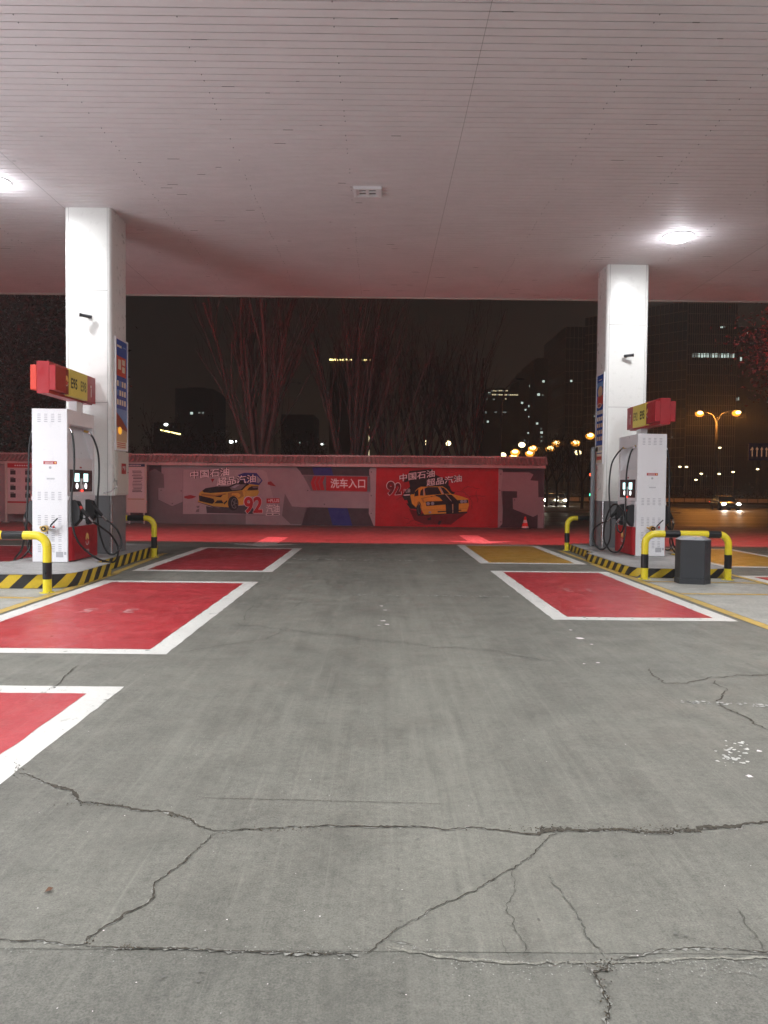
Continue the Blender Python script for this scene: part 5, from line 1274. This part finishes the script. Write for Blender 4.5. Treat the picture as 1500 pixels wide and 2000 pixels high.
def building(x0, x1, yt, Y, depth, mw, label, floors=0, bays=0, windows=(), rz=0.0, ledge=None, strips=(), side=0, roof=True, name='office_tower'):
    # x0..x1, yt: outline of the front seen from the forecourt; windows: (u, v, w, h, material) in fractions of the front
    X0_, X1_ = gx(x0, Y), gx(x1, Y); hor = 950+((x0+x1)/2-744)*.0098
    H = CAM_H+(hor-yt)/FPX*Y+.55; Wd = X1_-X0_
    t = empty(name, ((X0_+X1_)/2, Y, -.55), rz, label, 'building')
    w = Wd/2
    b = MB(); b.box(-w, w, 0, depth, 0, H, mw); b.build('wall', t)
    if floors:
        b = MB(); lm = ledge or M['b_line']
        for k in range(1, floors+1):
            zf = H*k/floors; b.box(-w-.12, w+.12, -.14, depth, zf-.16, zf, lm)
        for k in range(bays+1):
            xk = -w+Wd*k/bays; b.box(xk-.07, xk+.07, -.11, -.002, 0, H-.17, lm)
        if side:
            nb = int(depth/(Wd/bays))
            for k in range(nb+1): 
                yk = depth*k/nb; sx = side*w; b.box(min(sx, sx+side*.09), max(sx, sx+side*.09), yk-.07, yk+.07, 0, H-.17, lm)
        b.build('facade_grid', t)
    if roof:
        b = MB(); b.box(-w*.6, w*.4, depth*.3, depth*.7, H, H+H*.035, mw); b.build('roof_house', t)
    for u, v, ww, hh, m_ in windows:
        b = MB(); xc, zc = -w+u*Wd, v*H; b.box(xc-ww/2, xc+ww/2, -.10, -.02, zc-hh/2, zc+hh/2, m_); b.build('lit_window', t)
    for u0, u1, v0, v1, m_ in strips:
        b = MB(); b.box(-w+u0*Wd, -w+u1*Wd, -.35, -.05, v0*H, v1*H, m_); b.build('light_strip', t)
    return t
rnd = random.Random(77)
Ww, Wy, Wd_ = M['win_w'], M['win_y'], M['win_d']
# big office tower right of the E92 pump pillar; photo windows given as pixel centres
def pxw(lst, x0, x1, yt, hor=956):
    return [((x-x0)/(x1-x0), (hor+3-y)/(hor+3-yt), w, h, m_) for x, y, w, h, m_ in lst]
OT = (1337, 1432, 575)
o_w = [(1348+k*5.6, 692.5+rnd.uniform(-.4, .4), .62, 1.25, Wd_ if k in (0, 1, 6, 9, 13) else Ww) for k in range(15)]
o_w += [(1402, 639, .75, .45, Ww), (1407, 638, .5, .35, Wd_)]
building(*OT[:2], OT[2], 250, 40, M['b_glass'], 'dark glass office tower with a lit row of windows right of the E92 pump pillar', 20, 22, pxw(o_w, *OT), name='office_tower')
# receding left wing of the same block
wgx0, wgx1 = gx(1240, 275), gx(1337, 250)
wing = empty('office_tower', (gx(1337, 250)-.2, 250, -.55), 0, 'dark office block with slanting floor lines directly behind the E92 pump pillar and pump', 'building')
HH = CAM_H+(956-590)/FPX*250+.55
dv = Vector((-26, 26, 0)); Lw = dv.length; a_ = math.atan2(-dv.y, -dv.x)
wing.rotation_euler = (0, 0, math.atan2(dv.y, dv.x)+PI)
b = MB(); b.box(-Lw, 0, 0, 20, 0, HH, M['b_glass']); b.build('wall', wing)
b = MB()
for k in range(1, 21): b.box(-Lw, 0, -.14, -.002, HH*k/20-.16, HH*k/20, M['b_line'])
for k in range(24): b.box(-Lw*k/24-.07, -Lw*k/24+.07, -.11, -.003, 0, HH, M['b_line'])
b.build('facade_grid', wing)
for f, v, w_, h_, m_ in ((.35, .185, .8, .7, Ww), (.30, .185, 1.2, .9, Ww), (.25, .188, .9, .9, Ww), (.18, .185, .6, .6, Wd_), (.12, .185, .6, .5, Wd_), (.30, .158, 1.2, .9, Ww), (.36, .158, .8, .7, Wd_), (.24, .158, .8, .7, Ww), (.19, .155, .5, .6, Wd_), (.45, .27, .7, .9, Wd_), (.62, .31, .7, .9, Wd_), (.88, .32, .5, .4, Ww)):
    b = MB(); b.box(-Lw*f-w_/2, -Lw*f+w_/2, -.10, -.01, HH*(v+.12)-h_/2, HH*(v+.12)+h_/2, m_); b.build('lit_window', wing)
o2 = [(1441, 701, .7, 1.3, Ww), (1431, 777, .35, 1.0, Wd_), (1434.5, 777, .35, 1.1, Wd_), (1438, 776, .35, 1.1, Ww), (1374, 895, .6, .9, Ww), (1381, 897, .6, .9, Ww), (1478, 716, .7, .7, Wd_), (1497, 758, .5, .6, Ww), (1495, 782, .5, .5, Wd_)]
building(1433, 1560, 640, 290, 40, M['b_glass'], 'dark office block with few lit windows at the right edge', 17, 26, pxw([q for q in o2 if q[0] > 1431], 1433, 1560, 640), ledge=M['b_brown'])
# gridded tower left of the E92 pump pillar
bt = [(1096, 675, .9, .7, Ww), (1112, 743, .8, .7, Ww), (1149, 718, .7, 1.0, Wd_), (1085, 787, .7, 1.0, Ww)]
building(1100, 1230, 640, 300, 40, M['b_glass'], 'tall gridded office tower left of the E92 pump pillar', 15, 16, pxw([q for q in bt if q[0] > 1102], 1100, 1230, 640, 954), side=-1, rz=.0)
bw = [(1086, 738, .7, .9, Ww), (1085, 787, .6, .9, Ww), (1075, 713, 1.1, .5, Ww), (1058, 745, .9, .8, Ww), (1049, 770, 1.1, 1.0, Ww), (1057, 771, .6, .6, Wd_), (1047, 825, .9, .8, Ww), (1056, 842, 1.0, .9, Ww), (1056, 850, .8, .7, Wd_), (1056, 858, .7, .7, Wd_), (1055, 835, .5, .6, Wd_)]
building(1040, 1100, 703, 330, 30, M['b_dark'], 'stepped apartment tower with scattered lit windows', 0, 0, pxw(bw, 1040, 1100, 703, 954), name='apartment_tower')
bw = [(1033, 754, 1.0, .9, Ww), (1033, 748, .7, .6, Wd_), (1034, 742, .6, .5, Wd_), (1041, 726, .6, .9, Wd_), (1017, 786, .9, .8, Ww), (1031, 792, .8, .9, Ww), (1024, 799, .7, .7, Ww), (1031, 812, .6, .6, Ww), (1038, 796, .5, .6, Wd_), (1030, 843, .7, .6, Ww), (1023, 857, .6, .7, Wd_), (1036, 880, .6, .6, Wd_)]
building(1011, 1045, 731, 340, 25, M['b_brown'], 'slim brown apartment tower with scattered lit windows', 0, 0, pxw(bw, 1011, 1045, 731, 953), name='apartment_tower')
bw = [(953, 768.5, .9, .7, Ww)]+[(958+k*3.7, 764+rnd.uniform(-.6, .6), .7, .4, Wy if k % 3 else Wd_) for k in range(9)]+[(960+k*4.3, 771.3, .75, .5, Wy if k not in (2, 7) else Wd_) for k in range(12)]+[(948, 780, .8, .5, Wd_), (962, 780, .9, .5, Wd_), (945, 804.5, 1.5, .8, Wd_), (966, 804, 1.0, .5, Wd_), (983, 804, 1.6, .5, Wd_), (951, 822, .8, .8, Ww), (985, 779, .6, .4, Wy)]
building(941, 1011, 761, 330, 25, M['b_dark'], 'broad low block with two lit rows at its top above the wall end', 0, 0, pxw(bw, 941, 1011, 761, 952), strips=((.12, 1.0, .955, .962, M['b_brown']),))
building(342, 415, 760, 300, 25, M['b_blue'], 'dark blue block behind the scrub left of centre', 0, 0, pxw([(374, 806, 1.0, .9, Ww), (389, 805, .8, .6, Wd_), (396, 805, .8, .7, Wd_)], 342, 415, 760, 946), name='apartment_block')
building(548, 612, 810, 300, 25, M['b_blue'], 'low dark blue block right of the tallest bare tree', 0, 0, pxw([(585, 862, .4, .4, Ww), (586, 868, .4, .4, Wd_)], 548, 612, 810, 948), name='apartment_block', roof=False)
building(642, 721, 706, 260, 25, M['b_brown'], 'brown tower with a bright yellow light line along its roof edge', 0, 0, (), strips=((.0, 1.0, 1.0, 1.011, M['strip_y']), (.975, 1.0, .26, .50, M['win_y'])), name='office_tower', roof=False)
building(300, 352, 826, 160, 15, M['b_dark'], 'low dark building with a slanting yellow light strip far left of centre', 0, 0, (), name='low_building', roof=False)
sl = empty('light_strip_roof', (gx(333, 150), 150, -.5), 0, 'short slanting yellow light strip over the scrub', 'light strip')
b = MB(); zs_ = CAM_H+(946-844)/FPX*150+.5; b.tube([(-1.9, 0, zs_+.35), (1.9, 0, zs_-.45)], .13, 6, M['strip_y']); b.build('tube', sl)
b = MB()
for sx in (-1.7, 1.7): b.tube([(sx, .2, 0), (sx, .2, zs_-.1*sx)], .05, 6, M['lamp_off'])
b.build('support', sl)
M['spot_w'] = mat('white_spot', (.9, .9, .9), .3, emit=(.9, 1, .95), estr=9)
for (x, y, r, Y), nm in zip(((324, 831, .34, 160), (451, 863, .34, 150), (460, 862, .18, 150), (628, 866, .2, 150)), ('white floodlight above the slanting yellow strip', 'white floodlight left of the tallest bare tree', 'smaller white floodlight left of the tallest bare tree', 'tiny white light left of the tower with the lit roof line')):
    t = empty('floodlight', (gx(x, Y), Y, -.5), 0, nm, 'floodlight'); z_ = CAM_H+(947-y)/FPX*Y+.5
    b = MB(); b.tube([(0, .1, 0), (0, .1, z_)], .06, 6, M['lamp_off']); b.build('pole', t); b = MB(); b.ball((0, 0, z_), r, M['spot_w'], 8, 6, (1.2, .5, .8)); b.build('lamp_head', t)
tp = MB(); tp.tube([(gx(537, 58), 58, -.3), (gx(536, 58), 58, CAM_H+(948-770)/FPX*58)], .05, 6, M['pole']); tp.build('thin_mast', label='thin pale mast just right of the tallest bare tree', cat='mast')
# ------------------------------------------------------------------ cars
M['silver'] = mat('silver_car_paint', (.42, .38, .34), .25, .5, coat=.6); M['whitecar'] = mat('white_car_paint', (.75, .74, .70), .25, coat=.6)
M['glass_d'] = mat('car_glass', (.02, .02, .022), .06); M['head'] = mat('headlight', (1, 1, .9), .2, emit=(1.0, .97, .80), estr=30); M['tail'] = mat('tail_light', (.6, .03, .02), .2, emit=(1, .08, .04), estr=2.5)
M['head2'] = mat('dazzling_headlight', (1, 1, .9), .2, emit=(1.0, 1.0, .80), estr=40)
def sedan(loc, rz, label, pm, hm, group=None):
    t = empty('car', loc, rz, label, 'car', group)
    # stations along x (front is +x): (x, half width, sill z, belt z)
    st = [(2.28, .62, .34, .56), (2.20, .80, .25, .68), (1.9, .88, .20, .76), (1.2, .91, .19, .88), (.9, .92, .19, .92), (0, .93, .19, .94), (-1.0, .93, .19, .97), (-1.7, .91, .20, .99), (-2.1, .86, .24, .96), (-2.28, .72, .36, .86)]
    b = MB(); vs = []; R_ = 8
    for x, w, s, bl in st:
        m_ = (s+bl)/2
        vs += [(x, -w*.92, s), (x, -w, m_-.05), (x, -w*.985, bl-.06), (x, -w*.86, bl), (x, w*.86, bl), (x, w*.985, bl-.06), (x, w, m_-.05), (x, w*.92, s)]
    fs = [(j*R_+k, j*R_+(k+1) % R_, (j+1)*R_+(k+1) % R_, (j+1)*R_+k) for j in range(len(st)-1) for k in range(R_)]
    fs += [tuple(range(R_))[::-1], tuple(range((len(st)-1)*R_, len(st)*R_))]
    b.add(vs, fs, pm, True); bo = b.build('body', t)
    b = MB(); gh = [(.95, .80, .925), (.25, .66, 1.38), (-.55, .64, 1.44), (-1.15, .64, 1.38), (-1.85, .76, .97)]
    vs = []
    for x, w, z_ in gh: vs += [(x, -w, z_), (x, w, z_)]
    base = [(.95, -.80, .90), (-1.85, -.78, .94), (-1.85, .78, .94), (.95, .80, .90)]
    b.add(vs, [(0, 1, 3, 2)], M['glass_d']); b.add(vs, [(2, 3, 5, 4), (4, 5, 7, 6)], pm); b.add(vs, [(6, 7, 9, 8)], M['glass_d'])
    for s in (0, 1):
        b.add([vs[s], vs[2+s], vs[4+s], vs[6+s], vs[8+s]], [(0, 1, 2, 3, 4)], M['glass_d'])
        sg_ = -1 if s == 0 else 1
        for i_, j_ in ((0, 2), (6, 8)): b.tube([vs[i_+s], vs[j_+s]], .035, 5, pm)
        b.tube([vs[2+s], vs[4+s], vs[6+s]], .035, 5, pm); b.tube([Vector(vs[4+s])+Vector((.1, 0, 0)), (-.45, sg_*.90, .95)], .03, 5, pm)
    b.build('cabin', t)
    for x in (1.35, -1.38):
        for s in (-1, 1):
            b = MB(); b.cyl((x, s*.74, .32), (x, s*.935, .32), .32, 20, M['rubber']); w = b.build('wheel', t)
            b = MB(); b.cyl((x, s*.936, .32), (x, s*.945, .32), .20, 12, M['chrome']); b.build('rim', w)
    for s in (-1, 1):
        b = MB(); b.ball((2.18, s*.66, .64), .17, hm, 10, 6, (.6, 1.3, .8)); b.build('headlight', t)
        b = MB(); b.ball((-2.20, s*.70, .80), .13, M['tail'], 8, 6, (.5, 1.4, .6)); b.build('tail_light', t)
        b = MB(); b.box(.70, .86, min(s*.90, s*1.06), max(s*.90, s*1.06), .93, 1.05, pm); b.build('mirror', t, .02)
        l = bpy.data.lights.new('headlamp', 'SPOT'); l.energy = 300; l.color = (1, .95, .8); l.spot_size = math.radians(70); l.spot_blend = .6; l.shadow_soft_size = .08
        o = bpy.data.objects.new('headlamp', l); COL.objects.link(o); o.parent = t; o.location = (2.42, s*.66, .64); o.rotation_euler = (0, math.radians(-84), 0)
    b = MB(); b.box(2.262, 2.275, -.42, .42, .30, .46, M['black']); b.box(2.276, 2.285, -.24, .24, .34, .44, M['grey_mark']); b.build('grille', t)
    return t
sedan((gx(1416, 77), 77, -.52), math.radians(-98), 'silver sedan with headlights on, driving under the double street lamp', M['silver'], M['head'])
sedan((gx(1074, 92), 92, -.55), math.radians(-100), 'white car with dazzling headlights behind the left young trees', M['whitecar'], M['head2'], 'cars facing the camera beyond the verge')
sedan((gx(1091, 92.5), 92.5, -.55), math.radians(-100), 'white car with dazzling headlights behind the second young tree', M['whitecar'], M['head2'], 'cars facing the camera beyond the verge')

# ------------------------------------------------------------------ haze
hz = MB(); hz.box(-420, 520, -70, 420, -1.6, 150, None); hm_ = bpy.data.materials.new('night_haze'); hm_.use_nodes = True
_n = hm_.node_tree; _n.nodes.clear(); _ho = _n.nodes.new('ShaderNodeOutputMaterial'); _hv = _n.nodes.new('ShaderNodeVolumePrincipled')
_hv.inputs['Color'].default_value = (.9, .88, .85, 1); _hv.inputs['Density'].default_value = HAZE; _hv.inputs['Anisotropy'].default_value = .35
_n.links.new(_hv.outputs[0], _ho.inputs['Volume']); hz.mats = [hm_]; hz.m = [0]*6
hz.build('haze', kind='stuff', label='thin night haze lit by the lamps')
